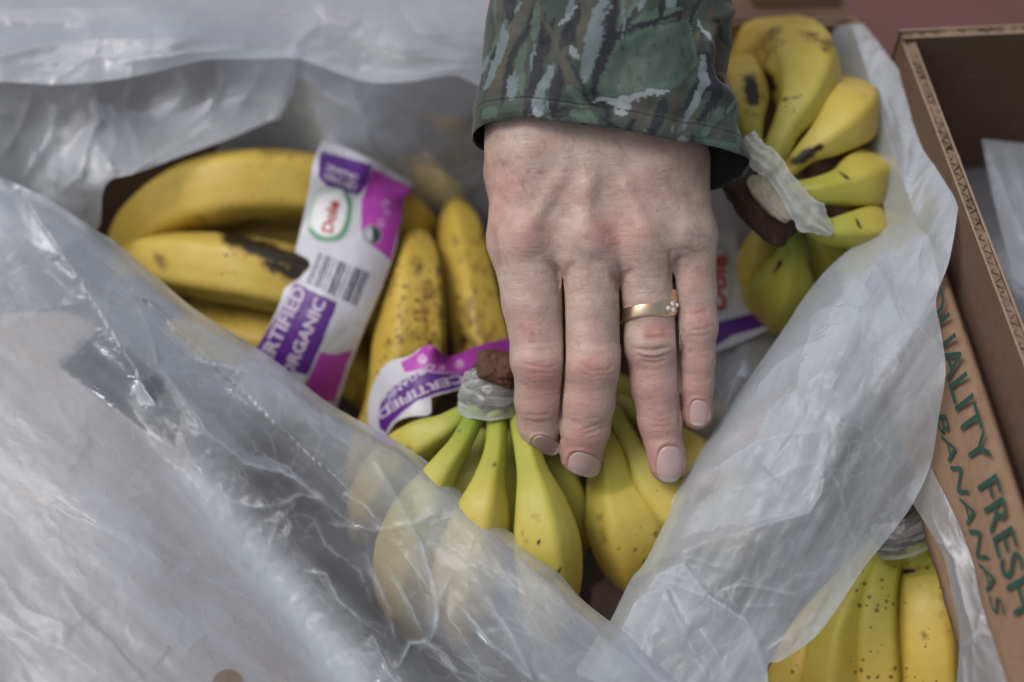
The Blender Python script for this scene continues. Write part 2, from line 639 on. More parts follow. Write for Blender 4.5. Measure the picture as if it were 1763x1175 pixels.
YAW = math.radians(5.7)
AX = rot2((0, -1), YAW)                       # along the right wall, towards the camera
NX = rot2((1, 0), YAW)                        # outwards through the right wall
CNR = np.array([.163, .497])                  # back right corner of the banana box
BOXW, BOXL, ZT = .405, .50, .25
box = thing('banana_box', 'open tan cardboard banana box with green lettering, lined with cloudy plastic film', 'cardboard box', (*CNR, 0))
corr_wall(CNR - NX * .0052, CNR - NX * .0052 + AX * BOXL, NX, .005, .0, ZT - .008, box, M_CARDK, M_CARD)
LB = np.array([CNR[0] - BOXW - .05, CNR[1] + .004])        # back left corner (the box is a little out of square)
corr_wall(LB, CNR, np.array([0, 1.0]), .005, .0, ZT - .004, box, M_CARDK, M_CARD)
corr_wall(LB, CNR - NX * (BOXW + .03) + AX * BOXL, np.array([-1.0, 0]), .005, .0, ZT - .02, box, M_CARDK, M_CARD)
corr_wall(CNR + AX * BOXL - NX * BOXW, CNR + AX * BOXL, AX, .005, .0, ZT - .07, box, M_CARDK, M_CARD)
fl = [CNR, CNR + AX * BOXL, CNR + AX * BOXL - NX * BOXW, LB]
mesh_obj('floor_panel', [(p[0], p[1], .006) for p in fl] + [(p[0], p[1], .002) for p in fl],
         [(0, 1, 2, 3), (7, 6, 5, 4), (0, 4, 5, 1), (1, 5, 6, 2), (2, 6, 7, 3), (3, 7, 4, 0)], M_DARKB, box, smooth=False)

# the back wall's flap, folded outwards, with a doubled strip of board lying on it
bz = ZT - .006
mesh_obj('back_flap', [(LB[0], CNR[1] + .006, bz), (CNR[0] - .001, CNR[1] + .006, bz), (CNR[0] - .004, CNR[1] + .16, bz - .035), (LB[0], CNR[1] + .16, bz - .035),
                       (LB[0], CNR[1] + .006, bz - .005), (CNR[0] - .001, CNR[1] + .006, bz - .005), (CNR[0] - .004, CNR[1] + .16, bz - .04), (LB[0], CNR[1] + .16, bz - .04)],
         [(0, 1, 2, 3), (7, 6, 5, 4), (0, 4, 5, 1), (1, 5, 6, 2), (2, 6, 7, 3), (3, 7, 4, 0)], M_CARDK, box, smooth=False)
corr_wall((CNR[0] - .048, CNR[1] + .016), (CNR[0] - .006, CNR[1] + .017), np.array([0, 1.0]), .007, bz - .004, bz + .004, box, M_CARDK, M_CARDE, .005)

# printed flap folded inwards along the right wall
FA = math.radians(22)                         # how far it stands off the wall
fo = np.array([*(CNR - NX * .0055), ZT + .001])
fa = np.array([*AX, 0.0])
fb = np.array([*(-NX * math.sin(FA)), -math.cos(FA)])     # down the flap
fn = np.cross(fa, fb); fn = fn / np.linalg.norm(fn)
if fn[0] > 0:
    fn = -fn


def flap_uv(px, py):
    ray = FW + (px - PW / 2) / FP * RT + (PH / 2 - py) / FP * UP
    t = np.dot(fo - CAM, fn) / np.dot(ray, fn)
    q = CAM + t * ray - fo
    return np.array([np.dot(q, fa), np.dot(q, fb)])


nu, nv = 160, 14
S = np.linspace(0, BOXL, nu); T = np.linspace(0, .048, nv)
SS, TT = np.meshgrid(S, T)
bow = .0012 * fbm(SS * 14, TT * 18, 3) - .0035 * np.exp(-(TT / .004)) * 1.0
ed = (TT > .046) * .0015 * fbm(SS * 80, TT * 0, 2)
P3 = fo + SS[..., None] * fa + (TT + ed)[..., None] * fb + bow[..., None] * fn
V = P3.reshape(-1, 3)
V2 = V - fn * .004
Fq = grid_faces(nu, nv)
N = len(V)
rim = []
idx = np.arange(N).reshape(nv, nu)
for a, b in ((idx[0, :-1], idx[0, 1:]), (idx[-1, 1:], idx[-1, :-1]), (idx[1:, 0], idx[:-1, 0]), (idx[:-1, -1], idx[1:, -1])):
    rim.append(np.stack([b, a, a + N, b + N], 1))
flap = mesh_obj('folded_flap', np.vstack([V, V2]), np.vstack([Fq, Fq[:, ::-1] + N] + rim), M_CARD, box)
flap['label'] = 'tan flap printed with green QUALITY FRESH BANANAS'


def text_mesh(body, size=1.0, shear=0.0, offset=0.0, spacing=1.0, res=3):
    cu = bpy.data.curves.new('txt', 'FONT')
    cu.body = body
    cu.size = size
    cu.shear = shear
    cu.offset = offset
    cu.space_character = spacing
    cu.resolution_u = res
    o = bpy.data.objects.new('txt', cu)
    COL.objects.link(o)
    bpy.context.view_layer.update()
    dg = bpy.context.evaluated_depsgraph_get()
    ev = o.evaluated_get(dg)
    me = ev.to_mesh()
    v = np.array([tuple(x.co) for x in me.vertices])
    f = [tuple(p.vertices) for p in me.polygons]
    ev.to_mesh_clear()
    bpy.data.objects.remove(o)
    bpy.data.curves.remove(cu)
    return v, f


def subdiv(v, f, maxlen):
    """split long edges so that print can follow a bent surface"""
    v = [tuple(x) for x in v]
    tris = []
    for p in f:
        for k in range(1, len(p) - 1):
            tris.append((p[0], p[k], p[k + 1]))
    cache = {}

    def mid(a, b):
        k = (min(a, b), max(a, b))
        if k not in cache:
            cache[k] = len(v)
            v.append(tuple((v[a][i] + v[b][i]) / 2 for i in range(3)))
        return cache[k]
    out = []
    st = tris
    while st:
        a, b, c = st.pop()
        L = [math.dist(v[a], v[b]), math.dist(v[b], v[c]), math.dist(v[c], v[a])]
        m = max(L)
        if m < maxlen:
            out.append((a, b, c)); continue
        i = L.index(m)
        if i == 0:
            e = mid(a, b); st += [(a, e, c), (e, b, c)]
        elif i == 1:
            e = mid(b, c); st += [(a, b, e), (a, e, c)]
        else:
            e = mid(c, a); st += [(a, b, e), (e, b, c)]
    return np.array(v), out


def flap_text(body, pa, pb, height, shear, offset, lift=.0014):
    """text whose baseline runs pa -> pb (photo pixels), letters standing towards the rim"""
    a = flap_uv(*pa); b = flap_uv(*pb)
    v, f = text_mesh(body, 1.0, shear, offset)
    w = v[:, 0].max() - v[:, 0].min(); h = v[:, 1].max()
    d = b - a
    L = np.linalg.norm(d); d = d / L
    up = np.array([d[1], -d[0]])
    if up[1] > 0:
        up = -up
    uv = a + np.outer((v[:, 0] - v[:, 0].min()) / w * L, d) + np.outer(v[:, 1] / h * height, up)
    P = fo + uv[:, :1] * fa + uv[:, 1:2] * fb + fn * lift
    mesh_obj('lettering', P, f, M_INK, flap, smooth=False)


flap_text('QUALITY FRESH', (1592, 505), (1752, 1062), .0115, 0, .004)
flap_text('BANANAS', (1614, 715), (1718, 1068), .0058, .25, .0)

# second box on the right, its left wall against the first
C2 = np.array([*(at(1553, 72, depth_z(1553, 72, .272))[:2])])
AX2 = rot2((0, -1), math.radians(6.5)); NX2 = rot2((1, 0), math.radians(3.5))
AX2 = AX2 / np.linalg.norm(AX2)
box2 = thing('cardboard_box', 'taller open brown cardboard box at right holding grey plastic, raw corrugated edges', 'cardboard box', (*C2, 0))
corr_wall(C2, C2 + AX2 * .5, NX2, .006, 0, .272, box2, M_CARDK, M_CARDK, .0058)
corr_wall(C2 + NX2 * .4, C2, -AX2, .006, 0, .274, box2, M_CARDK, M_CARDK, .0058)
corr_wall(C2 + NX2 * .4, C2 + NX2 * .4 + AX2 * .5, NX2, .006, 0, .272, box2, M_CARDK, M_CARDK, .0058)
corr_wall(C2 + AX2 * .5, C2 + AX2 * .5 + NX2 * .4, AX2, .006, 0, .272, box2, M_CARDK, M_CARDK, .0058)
fl = [C2 + AX2 * .5, C2 + AX2 * .5 + NX2 * .4, C2 + NX2 * .4, C2]
mesh_obj('floor_panel', [(p[0], p[1], .006) for p in fl], [(0, 1, 2, 3)], M_CARDK, box2, smooth=False)


# ------------------------------------------------------------------ film sheets
def coons(top, bottom, left, right, nu, nv):
    """patch from four boundary curves in photo pixels (top/bottom run left->right, left/right run top->bottom)"""
    c0 = spline(top, nu); c1 = spline(bottom, nu)
    d0 = spline(left, nv); d1 = spline(right, nv)
    u = np.linspace(0, 1, nu)[None, :, None]; v = np.linspace(0, 1, nv)[:, None, None]
    Sv = (1 - v) * c0[None] + v * c1[None]
    Su = (1 - u) * d0[:, None] + u * d1[:, None]
    B = (1 - u) * (1 - v) * c0[0] + u * (1 - v) * c0[-1] + (1 - u) * v * c1[0] + u * v * c1[-1]
    G = Sv + Su - B
    return G[..., 0], G[..., 1]


def film_sheet(name, bounds, nu, nv, depth_pts, creases, noise, haze, parent, mat=None, holes=(), steps=(), hazef=None, seed=1, whiten=.20, over=None, rim=None, label=None):
    X, Y = coons(*bounds, nu, nv)
    for hx, hy, hr in holes:                   # draw the nearest vertices onto the rim of a punched hole
        r = np.hypot(X - hx, (Y - hy) * 1.15)
        f = np.where(np.abs(r - hr) < 2.6, hr / np.maximum(r, 1e-6), 1)
        X = hx + (X - hx) * f; Y = hy + (Y - hy) * f
    D = TPS(depth_pts)(X, Y)
    wx = X + 9 * fbm(X / 55 + 3.1, Y / 55 + seed, 3) + 4 * fbm(X / 17, Y / 17 + seed * 3, 2)
    wy = Y + 9 * fbm(X / 55 + 9.7, Y / 55 + seed * 2, 3) + 4 * fbm(X / 17 + 5, Y / 17 + seed, 2)
    q = np.zeros_like(X); wh = np.zeros_like(X)
    for pts, amp, w in creases:
        d, s, p = poly_dist(wx, wy, pts, abs(w) * 6)
        tp = np.clip(np.minimum(p, 1 - p) * 5, 0, 1) ** .6
        q += amp * .42 * tp * (np.exp(-(np.sqrt(d * d + 4) - 2) / (w * 1.3)) + .15 * s * np.exp(-d / (w * 3)))
        if amp > 0 and w < 13:                            # stretched polythene whitens along a crease
            wh += np.clip(.30 + .9 * fbm(X / 26, Y / 26, 3), 0, 1) * tp * (np.exp(-(d / 1.9) ** 2) + .3 * np.exp(-(d / w) ** 2)) * min(1, amp / 10)
    for pts, amp, w in steps:                 # one side of the line stands higher
        d, s, p = poly_dist(wx, wy, pts, 1e4)
        e = np.clip(d * s / w * .5 + .5, 0, 1)
        q += amp * (e * e * (3 - 2 * e)) * 1.0
    if rim is not None:                        # the free edge rolls over, away from the eye
        d = poly_dist(X, Y, rim, 160)[0]
        q -= 42 * np.exp(-np.maximum(d, 0) / 11) + 22 * np.exp(-d / 40)
    for sc, amp, an, ang in noise:            # crumples, stretched along ang
        ca, sa = math.cos(ang), math.sin(ang)
        a = (wx * ca + wy * sa) / (sc * an); b = (-wx * sa + wy * ca) / sc
        mod = np.clip(.55 + 2.0 * fbm(X / (sc * 3.2) + seed, Y / (sc * 3.2) + 2 * seed, 2), .08, 1.25)
        cr, eg = crumple(a, b, seed, .9, True)
        q += amp * mod * cr + amp * .4 * fbm(a * 1.7 + seed, b * 1.7, 3)
        wh += whiten * .85 * np.clip(mod - .35, 0, 1) * np.exp(-(eg * sc / 1.6) ** 2) * (sc < 70)
    if over is not None:
        D = over(X, Y, D)
    s_ = D / FP
    P = at(X, Y, D - q * s_)
    hz = np.full(X.shape, haze)
    if hazef is not None:
        hz = hz * hazef(X, Y)
    hz = np.clip(hz + wh * (1.05 - hz), 0, .98)
    Fq = grid_faces(nu, nv)
    if holes:
        fx = X.ravel()[Fq].mean(1); fy = Y.ravel()[Fq].mean(1)
        keep = np.ones(len(Fq), bool)
        for hx, hy, hr in holes:
            keep &= (np.hypot(fx - hx, (fy - hy) * 1.15) > hr)
        Fq = Fq[keep]
    o = mesh_obj(name, P.reshape(-1, 3), Fq, mat or M_FILM, parent, attrs={'haze': hz.ravel()})
    if label:
        o['label'] = label
    return o


liner = thing('plastic_liner', 'cloudy white plastic film lining the banana box, pulled open around the bunches', 'plastic liner', at(400, 900, .53))

# --- front left flap of the liner
A_RIM = [(-90, 262), (0, 304), (80, 342), (160, 393), (215, 430), (330, 528), (430, 592), (480, 626), (560, 690), (650, 742), (700, 770), (760, 815),
         (830, 880), (900, 932), (960, 985), (1000, 1030), (1050, 1070), (1095, 1098), (1150, 1150), (1230, 1215), (1320, 1290)]
A_DEP = [(-90, 262, .625), (0, 304, .612), (215, 430, .605), (430, 592, .60), (650, 742, .582), (830, 880, .565), (1000, 1030, .548), (1150, 1150, .535), (1320, 1290, .52),
         (-90, 600, .565), (-90, 900, .53), (-90, 1300, .49), (200, 640, .566), (150, 900, .527), (200, 1150, .50), (400, 1250, .495), (330, 760, .560), (500, 860, .565),
         (700, 960, .566), (560, 1060, .545), (750, 1150, .545), (900, 1150, .538), (1050, 1250, .52), (700, 1290, .52), (-220, 1480, .465), (900, 1500, .495), (300, 1490, .475), (-190, 1000, .51)]
A_CR = [
    ([(105, 640), (180, 690), (240, 735), (292, 767)], 9, 9), 
    ([(186, 494), (228, 519), (250, 551), (271, 623), (310, 680), (357, 744), (421, 798), (482, 812), (560, 865), (640, 930)], 12, 9),
    ([(250, 541), (335, 619), (425, 640), (500, 690), (560, 737), (640, 790)], 10, 11),
    ([(0, 395), (110, 440), (186, 494), (300, 530), (420, 600), (520, 690), (640, 770)], 7, 16),
    ([(640, 780), (655, 802), (693, 870), (725, 938), (749, 1007), (757, 1080), (737, 1104), (713, 1128)], 15, 8),
    ([(782, 983), (757, 1035), (750, 1085)], 9, 6), ([(790, 1040), (846, 1104), (879, 1132), (925, 1178)], 14, 7),
    ([(668, 975), (701, 1035), (733, 1100)], 11, 6), ([(628, 950), (660, 1031), (685, 1104)], 11, 6), ([(644, 1096), (672, 1157), (700, 1200)], 11, 7),
    ([(685, 1150), (705, 1108), (733, 1104), (765, 1128), (792, 1160)], 12, 5), ([(838, 1025), (879, 1088), (920, 1175)], 9, 7),
    ([(860, 925), (943, 1010), (1024, 1085), (1090, 1140)], 6, 10), ([(700, 800), (790, 880), (870, 955)], 5, 12),
    ([(392, 860), (440, 873), (478, 873), (517, 854), (560, 858)], 10, 6), ([(380, 832), (394, 866), (410, 900)], 9, 5), ([(478, 880), (500, 905), (490, 950)], 9, 6),
    ([(517, 854), (478, 905), (465, 940)], 8, 5), ([(540, 900), (560, 940), (620, 985), (640, 1040)], 8, 6), ([(520, 985), (560, 990), (580, 1030), (640, 1080)], 8, 6),
    ([(560, 900), (640, 915), (720, 898), (760, 880)], 9, 5), ([(590, 850), (640, 880), (665, 930)], 7, 6),
    ([(67, 861), (160, 902), (281, 966)], -9, 16), ([(80, 846), (223, 926), (297, 979)], 8, 12), ([(-40, 950), (0, 985), (38, 1042), (105, 1074), (128, 1087)], 10, 16),
    ([(105, 1007), (134, 1055), (191, 1103), (230, 1151), (262, 1190)], 13, 13), ([(153, 1055), (200, 1105), (260, 1172)], -12, 18),
    ([(-20, 1040), (64, 1097), (115, 1119), (179, 1167), (220, 1210)], 9, 12), ([(306, 979), (411, 1020), (472, 1042)], 7, 9), ([(200, 1020), (280, 1000), (340, 1000)], 5, 16),
    ([(0, 694), (107, 766), (154, 755)], 6, 10), ([(154, 755), (130, 790), (110, 810)], 5, 6), ([(139, 730), (200, 790), (257, 834)], -8, 13),
    ([(0, 560), (80, 530), (150, 520)], 6, 14), ([(20, 610), (110, 600), (150, 610)], 4, 12), ([(40, 800), (120, 850), (200, 860), (270, 840)], 5, 12),
    ([(300, 830), (360, 900), (420, 935)], 6, 7), ([(330, 950), (400, 965), (430, 975)], 5, 5), ([(290, 1140), (350, 1090), (420, 1070)], 4, 14),
]
A_ST = [([(270, 695), (312, 760), (352, 808), (424, 890), (504, 990), (584, 1090), (664, 1190), (724, 1265)], -85, 60)]


def A_hz(X, Y):
    d, s, p = poly_dist(X, Y, [(-100, 330), (0, 380), (186, 480), (300, 545), (420, 620), (560, 745), (700, 840), (900, 1020), (1100, 1180), (1250, 1300)], 1e4)
    inside = np.clip(d * s / 40 * .5 + .5, 0, 1)          # the doubled film begins a hand's breadth inside the rim
    d2, s2, p2 = poly_dist(X, Y, [(120, 470), (200, 590), (292, 767), (400, 900), (480, 1000), (560, 1100), (640, 1200), (720, 1300)], 1e4)
    d2s = d2 * s2 + 14
    two = np.clip(d2s / 14 * .5 + .5, 0, 1)            # left of the long fold the film lies double
    ridge_light = np.exp(-((d2s - 26) / 42) ** 2) * np.clip((p2 - .28) / .1, 0, 1)  # opacity raised along the fold, standing for its bright crest
    thin = np.exp(-(poly_dist(X, Y, [(470, 830), (560, 930), (660, 1060), (760, 1180)], 1e4)[0] / 95) ** 2) * (1 - two)  # film made clearer beside the fold to draw its dark side
    thin = np.maximum(thin, .8 * np.exp(-(poly_dist(X, Y, [(810, 1080), (860, 1150), (900, 1220)], 1e4)[0] / 60) ** 2))
    rim = np.exp(-(poly_dist(X, Y, A_RIM, 90)[0] / 9.0) ** 2)
    ca, sa = math.cos(.72), math.sin(.72)
    u = X * ca + Y * sa; v = -X * sa + Y * ca
    streak = fbm(u / 300, v / 60, 3) + .6 * fbm(u / 120 + 3, v / 16, 3)
    win = in_poly(X + 5 * fbm(X / 30, Y / 30, 2), Y + 5 * fbm(X / 30 + 4, Y / 30, 2), [(104, 634), (172, 567), (272, 640), (312, 712), (300, 768), (240, 738), (180, 690)])
    ban = np.exp(-(poly_dist(X, Y, [(720, 860), (830, 960), (930, 1040)], 1e4)[0] / 85) ** 2)
    h = .96 + .2 * ban * (1 - two) + .10 * inside + .16 * two * (1 - .15 * win) + .95 * ridge_light - .60 * thin + .12 * rim + streak * (.40 + .34 * two) + .2 * fbm(X / 120, Y / 120, 3)
    return h * np.where(win, .74, 1)


film_a = film_sheet('front_flap', (A_RIM, [(-220, 1480), (300, 1490), (900, 1500)], [(-90, 262), (-150, 800), (-220, 1480)], [(1320, 1290), (1130, 1400), (900, 1500)]),
                    450, 330, A_DEP, A_CR, [(210, 42, 2.8, .75), (84, 11.0, 3.0, .8), (40, 3.6, 2.6, .72), (20, .9, 2.0, .7)], .45, liner, holes=[(393, 1176, 27)], steps=A_ST, hazef=A_hz, seed=3, whiten=.32, rim=A_RIM,
                    label='front left flap of the film, hanging over the bananas')

# --- fold over the back wall
B_TOP = [(-120, -110), (300, -110), (900, -90)]
B_LOW = [(-120, 146), (0, 141), (98, 146), (195, 138), (268, 124), (351, 104), (440, 102), (512, 102), (570, 122), (634, 142), (707, 141), (780, 130), (830, 150), (900, 160)]
B_CR = [([(-60, 100), (0, 93), (98, 73), (195, 63), (260, 62)], 13, 13), ([(180, 112), (250, 100), (341, 88), (430, 84)], 13, 10), ([(-40, 40), (60, 44), (150, 46)], -18, 17),
        ([(-60, 18), (60, 14), (200, 8), (320, -8)], 14, 16), ([(540, 10), (580, 20), (620, 35)], 9, 9), ([(552, 34), (510, 78), (508, 102)], 9, 9),
        ([(320, 30), (430, 22), (560, 30)], -9, 26), ([(240, 90), (340, 60), (460, 62)], 7, 18), ([(600, 60), (700, 95), (840, 110)], 8, 18), ([(620, 120), (720, 128), (830, 112)], 9, 12),
        ([(680, 0), (720, 60), (800, 90)], -9, 22)]
film_sheet('back_fold', (B_TOP, B_LOW, [(-120, -110), (-120, 20), (-120, 146)], [(900, -90), (900, 40), (900, 160)]), 300, 90,
           [(-120, -110, .70), (300, -110, .70), (900, -110, .71), (-120, 30, .655), (300, 20, .652), (900, 20, .664), (-120, 100, .635), (300, 70, .637), (700, 90, .645), (900, 110, .652),
            (-120, 150, .634), (300, 125, .637), (500, 104, .645), (640, 142, .642), (900, 160, .648)],
           B_CR, [(130, 20, 3.0, 0.05), (55, 5, 2.4, 0.0), (26, .8, 1.8, .2)], .5, liner, seed=5, label='film folded back over the far wall of the box')

# --- the film's inner wall: the lobe that hangs at left, and the darker stretch behind the bunches
B2A_TOP = [(-120, 118), (0, 112), (200, 108), (351, 80), (440, 78), (514, 80)]
B2A_LOW = [(-120, 470), (60, 440), (164, 398), (172, 350), (188, 312), (230, 300), (300, 274), (400, 237), (450, 215), (482, 203)]
B2A_CR = [([(161, 140), (171, 205), (140, 273), (141, 340)], 20, 9), ([(150, 225), (195, 288), (229, 294), (351, 222), (430, 190)], 17, 10), ([(312, 110), (322, 160), (258, 234)], 12, 12),
          ([(98, 180), (88, 239), (39, 312)], 15, 12), ([(507, 100), (488, 176), (473, 212)], 16, 11), ([(60, 150), (40, 220), (0, 280)], 12, 16), ([(400, 130), (360, 190), (300, 240)], 11, 14),
          ([(190, 180), (200, 240), (180, 300)], 11, 8), ([(100, 330), (135, 300), (150, 260)], 12, 8), ([(450, 110), (440, 150), (400, 200)], 10, 9), ([(230, 130), (215, 190), (235, 250)], 9, 10)]
film_sheet('inner_fold', (B2A_TOP, B2A_LOW, [(-120, 118), (-120, 300), (-120, 470)], [(514, 80), (505, 150), (482, 203)]), 220, 130,
           [(-120, 118, .655), (100, 112, .656), (351, 80, .66), (514, 80, .665), (-120, 300, .66), (60, 290, .662), (190, 310, .64), (300, 275, .648), (400, 237, .655), (482, 203, .665),
            (164, 398, .655), (-120, 470, .65), (250, 190, .672), (380, 160, .674)],
           B2A_CR, [(90, 12, 2.0, 1.9), (42, 3.5, 1.8, 1.7), (22, .9, 1.5, 1.5)], .42, liner, seed=8, label='crumpled lobe of film hanging inside the far left corner')
B2B_TOP = [(370, 84), (512, 92), (640, 120), (780, 110), (960, 130)]
B2B_LOW = [(370, 320), (560, 400), (700, 480), (840, 500), (960, 520)]
B2B_CR = [([(600, 140), (629, 200), (670, 240), (715, 275)], 16, 11), ([(505, 118), (560, 160), (629, 200)], 13, 10), ([(634, 146), (707, 182), (815, 208)], 15, 14), ([(489, 205), (540, 262), (600, 292), (690, 345)], 12, 14),
          ([(629, 200), (640, 260), (690, 320)], 9, 12), ([(700, 200), (760, 290), (820, 330)], 10, 18), ([(540, 180), (560, 230), (620, 270)], 8, 12)]
film_sheet('inner_wall', (B2B_TOP, B2B_LOW, [(370, 84), (375, 190), (370, 320)], [(960, 130), (960, 300), (960, 520)]), 190, 130,
           [(370, 84, .685), (370, 320, .735), (640, 120, .66), (960, 130, .665), (482, 203, .69), (560, 285, .69), (690, 345, .705), (800, 300, .705), (960, 300, .71), (440, 300, .73), (560, 400, .74), (700, 480, .76), (960, 520, .77)],
           B2B_CR, [(100, 11, 2.2, .6), (42, 4, 1.7, .5)], .68, liner, seed=12, label='shaded inner wall of film behind the labelled bunch')

# --- right flap
def over_flap(X, Y, D):
    """the film lies on the inner face of the folded cardboard flap instead of passing through it"""
    u = (X - PW / 2) / FP; v = (PH / 2 - Y) / FP
    ray = FW + u[..., None] * RT + v[..., None] * UP
    t = np.dot(fo - CAM, fn) / (ray @ fn)
    b = (CAM + t[..., None] * ray - fo) @ fb
    w = np.clip((b + .03) / .03, 0, 1) * (t > 0)
    return D + (np.minimum(D, t - .007) - D) * w


C_LEFT = [(1400, 62), (1420, 110), (1450, 200), (1490, 290), (1515, 340), (1522, 372), (1498, 405), (1450, 440), (1400, 492), (1340, 580), (1280, 665), (1222, 752), (1165, 845), (1148, 892), (1110, 968), (1085, 1000),
          (1052, 1066), (1020, 1110), (990, 1160)]
C_RIGHT = [(1486, 40), (1526, 92), (1562, 140), (1602, 190), (1640, 248), (1656, 288), (1648, 370), (1634, 450), (1612, 515), (1620, 570), (1628, 640), (1616, 720), (1602, 800), (1570, 870), (1530, 925), (1490, 975), (1440, 1050),
           (1400, 1100), (1345, 1138), (1322, 1150), (1332, 1240)]
C_DEP = [(1400, 62, .70), (1450, 200, .72), (1490, 290, .705), (1486, 40, .655), (1508, 180, .675), (1562, 140, .634), (1602, 190, .615), (1522, 340, .66), (1545, 300, .655), (1656, 288, .588), (1600, 330, .598), (1526, 374, .618), (1450, 440, .595), (1648, 400, .575), (1612, 515, .568), (1540, 470, .578),
         (1340, 580, .582), (1628, 640, .555), (1500, 620, .558), (1222, 752, .572), (1380, 760, .552), (1600, 800, .557), (1148, 892, .563), (1300, 900, .545), (1490, 975, .545), (1052, 1066, .555), (1200, 1050, .543), (1345, 1138, .535), (1000, 1150, .55), (1332, 1240, .53), (1150, 1220, .54)]
C_CR = [([(1185, 832), (1242, 794), (1300, 762), (1387, 739), (1430, 745)], 9, 9), ([(1225, 852), (1300, 832), (1358, 809), (1419, 791)], 8, 7), ([(1420, 790), (1405, 840), (1380, 876)], 8, 6),
        ([(1196, 823), (1286, 690), (1329, 632), (1395, 585)], 8, 9), ([(1178, 832), (1240, 742), (1300, 655), (1360, 570), (1440, 470)], 6, 7),
        ([(1140, 960), (1222, 928), (1325, 900), (1398, 880)], 14, 7), ([(1391, 883), (1414, 846), (1420, 800)], 8, 6),
        ([(1100, 990), (1174, 971), (1200, 1000), (1225, 1034), (1282, 1068), (1308, 1114), (1328, 1180)], 14, 7), ([(1106, 990), (1168, 1008), (1225, 1034)], 10, 5), ([(1110, 985), (1150, 985), (1190, 1000)], 7, 5),
        ([(1137, 1004), (1163, 1057), (1188, 1114), (1225, 1180)], 12, 7), ([(1205, 1085), (1235, 1130), (1270, 1180)], 11, 8), ([(1172, 953), (1205, 962), (1242, 976)], 7, 5),
        ([(1262, 1002), (1330, 1013), (1385, 1027)], 6, 4), ([(1282, 1045), (1350, 1040)], 4, 5), ([(1098, 1030), (1072, 1088)], 9, 6), ([(1112, 1020), (1146, 1016), (1150, 1045)], 8, 5), ([(1112, 1080), (1108, 1140)], 6, 6), ([(1124, 1085), (1126, 1150)], 6, 5),
        ([(1534, 390), (1495, 480), (1470, 560), (1450, 610)], 9, 10), ([(1500, 430), (1540, 520), (1560, 570)], 8, 9), ([(1600, 300), (1560, 390), (1520, 420)], 10, 10), ([(1560, 150), (1570, 230), (1560, 310)], 12, 14), ([(1510, 90), (1530, 160), (1545, 240)], 10, 10),
        ([(1620, 270), (1590, 300), (1560, 340)], 9, 9), ([(1640, 330), (1590, 420), (1575, 500)], 10, 10), ([(1400, 560), (1380, 620), (1370, 690)], 6, 8), ([(1440, 560), (1420, 640), (1330, 700)], 5, 9), ([(1500, 620), (1480, 680), (1440, 720)], 6, 8),
        ([(1290, 860), (1330, 850), (1380, 860)], 5, 6), ([(1430, 810), (1450, 850), (1455, 880)], 5, 5), ([(1400, 1075), (1395, 1060)], 6, 5), ([(1320, 1120), (1350, 1100), (1370, 1105)], 8, 7), ([(1450, 640), (1430, 670)], 4, 5), ([(1480, 480), (1450, 520), (1400, 540)], 6, 8)]
C_ST = [([(1550, 600), (1500, 668), (1468, 707), (1445, 722), (1430, 760), (1419, 797), (1400, 870), (1325, 905), (1222, 930), (1140, 962), (1060, 1000)], -16, 26)]
def C_hz(X, Y):
    ln = [(1600, 520), (1550, 600), (1500, 668), (1468, 707), (1445, 722), (1430, 760), (1419, 797), (1395, 880), (1325, 902), (1222, 930), (1140, 962), (1060, 1000)]
    d, s, p = poly_dist(X, Y, ln, 1e4)
    sg = np.sign(poly_dist(np.array([1300.]), np.array([700.]), ln, 1e4)[1][0])
    dbl = np.clip(d * s * sg / 5 * .5 + .5, 0, 1)
    d2, s2, p2 = poly_dist(X, Y, [(1100, 985), (1174, 971), (1200, 1000), (1225, 1034), (1282, 1068), (1308, 1114), (1330, 1190)], 1e4)
    sg2 = np.sign(poly_dist(np.array([1150.]), np.array([1150.]), [(1100, 985), (1174, 971), (1225, 1034), (1282, 1068), (1330, 1190)], 1e4)[1][0])
    low = np.clip(d2 * s2 * sg2 / 5 * .5 + .5, 0, 1)
    rim = np.exp(-(poly_dist(X, Y, C_LEFT, 60)[0] / 8) ** 2)
    ca, sa = math.cos(2.1), math.sin(2.1)
    u = X * ca + Y * sa; v = -X * sa + Y * ca
    streak = fbm(u / 200, v / 40, 3) + .6 * fbm(u / 90 + 3, v / 14, 3)
    lob = np.exp(-(poly_dist(X, Y, [(1205, 850), (1290, 800), (1380, 765)], 200)[0] / 26) ** 2)
    return .74 + .46 * dbl + .16 * low + .2 * rim - .26 * lob + .62 * streak + .2 * fbm(X / 90, Y / 90, 3)


film_sheet('right_flap', ([(1400, 62), (1445, 46), (1486, 40)], [(990, 1160), (1150, 1220), (1332, 1240)], C_LEFT, C_RIGHT), 190, 430, C_DEP, C_CR,
           [(130, 16, 2.2, 2.1), (60, 9.0, 2.0, 2.2), (32, 3.2, 1.8, 2.1), (17, 1.0, 1.5, 2.0)], .66, liner, steps=C_ST, seed=21, over=over_flap,
           hazef=C_hz, whiten=.36, rim=C_LEFT[8:], label='right flap of the film, pulled across the front corner')

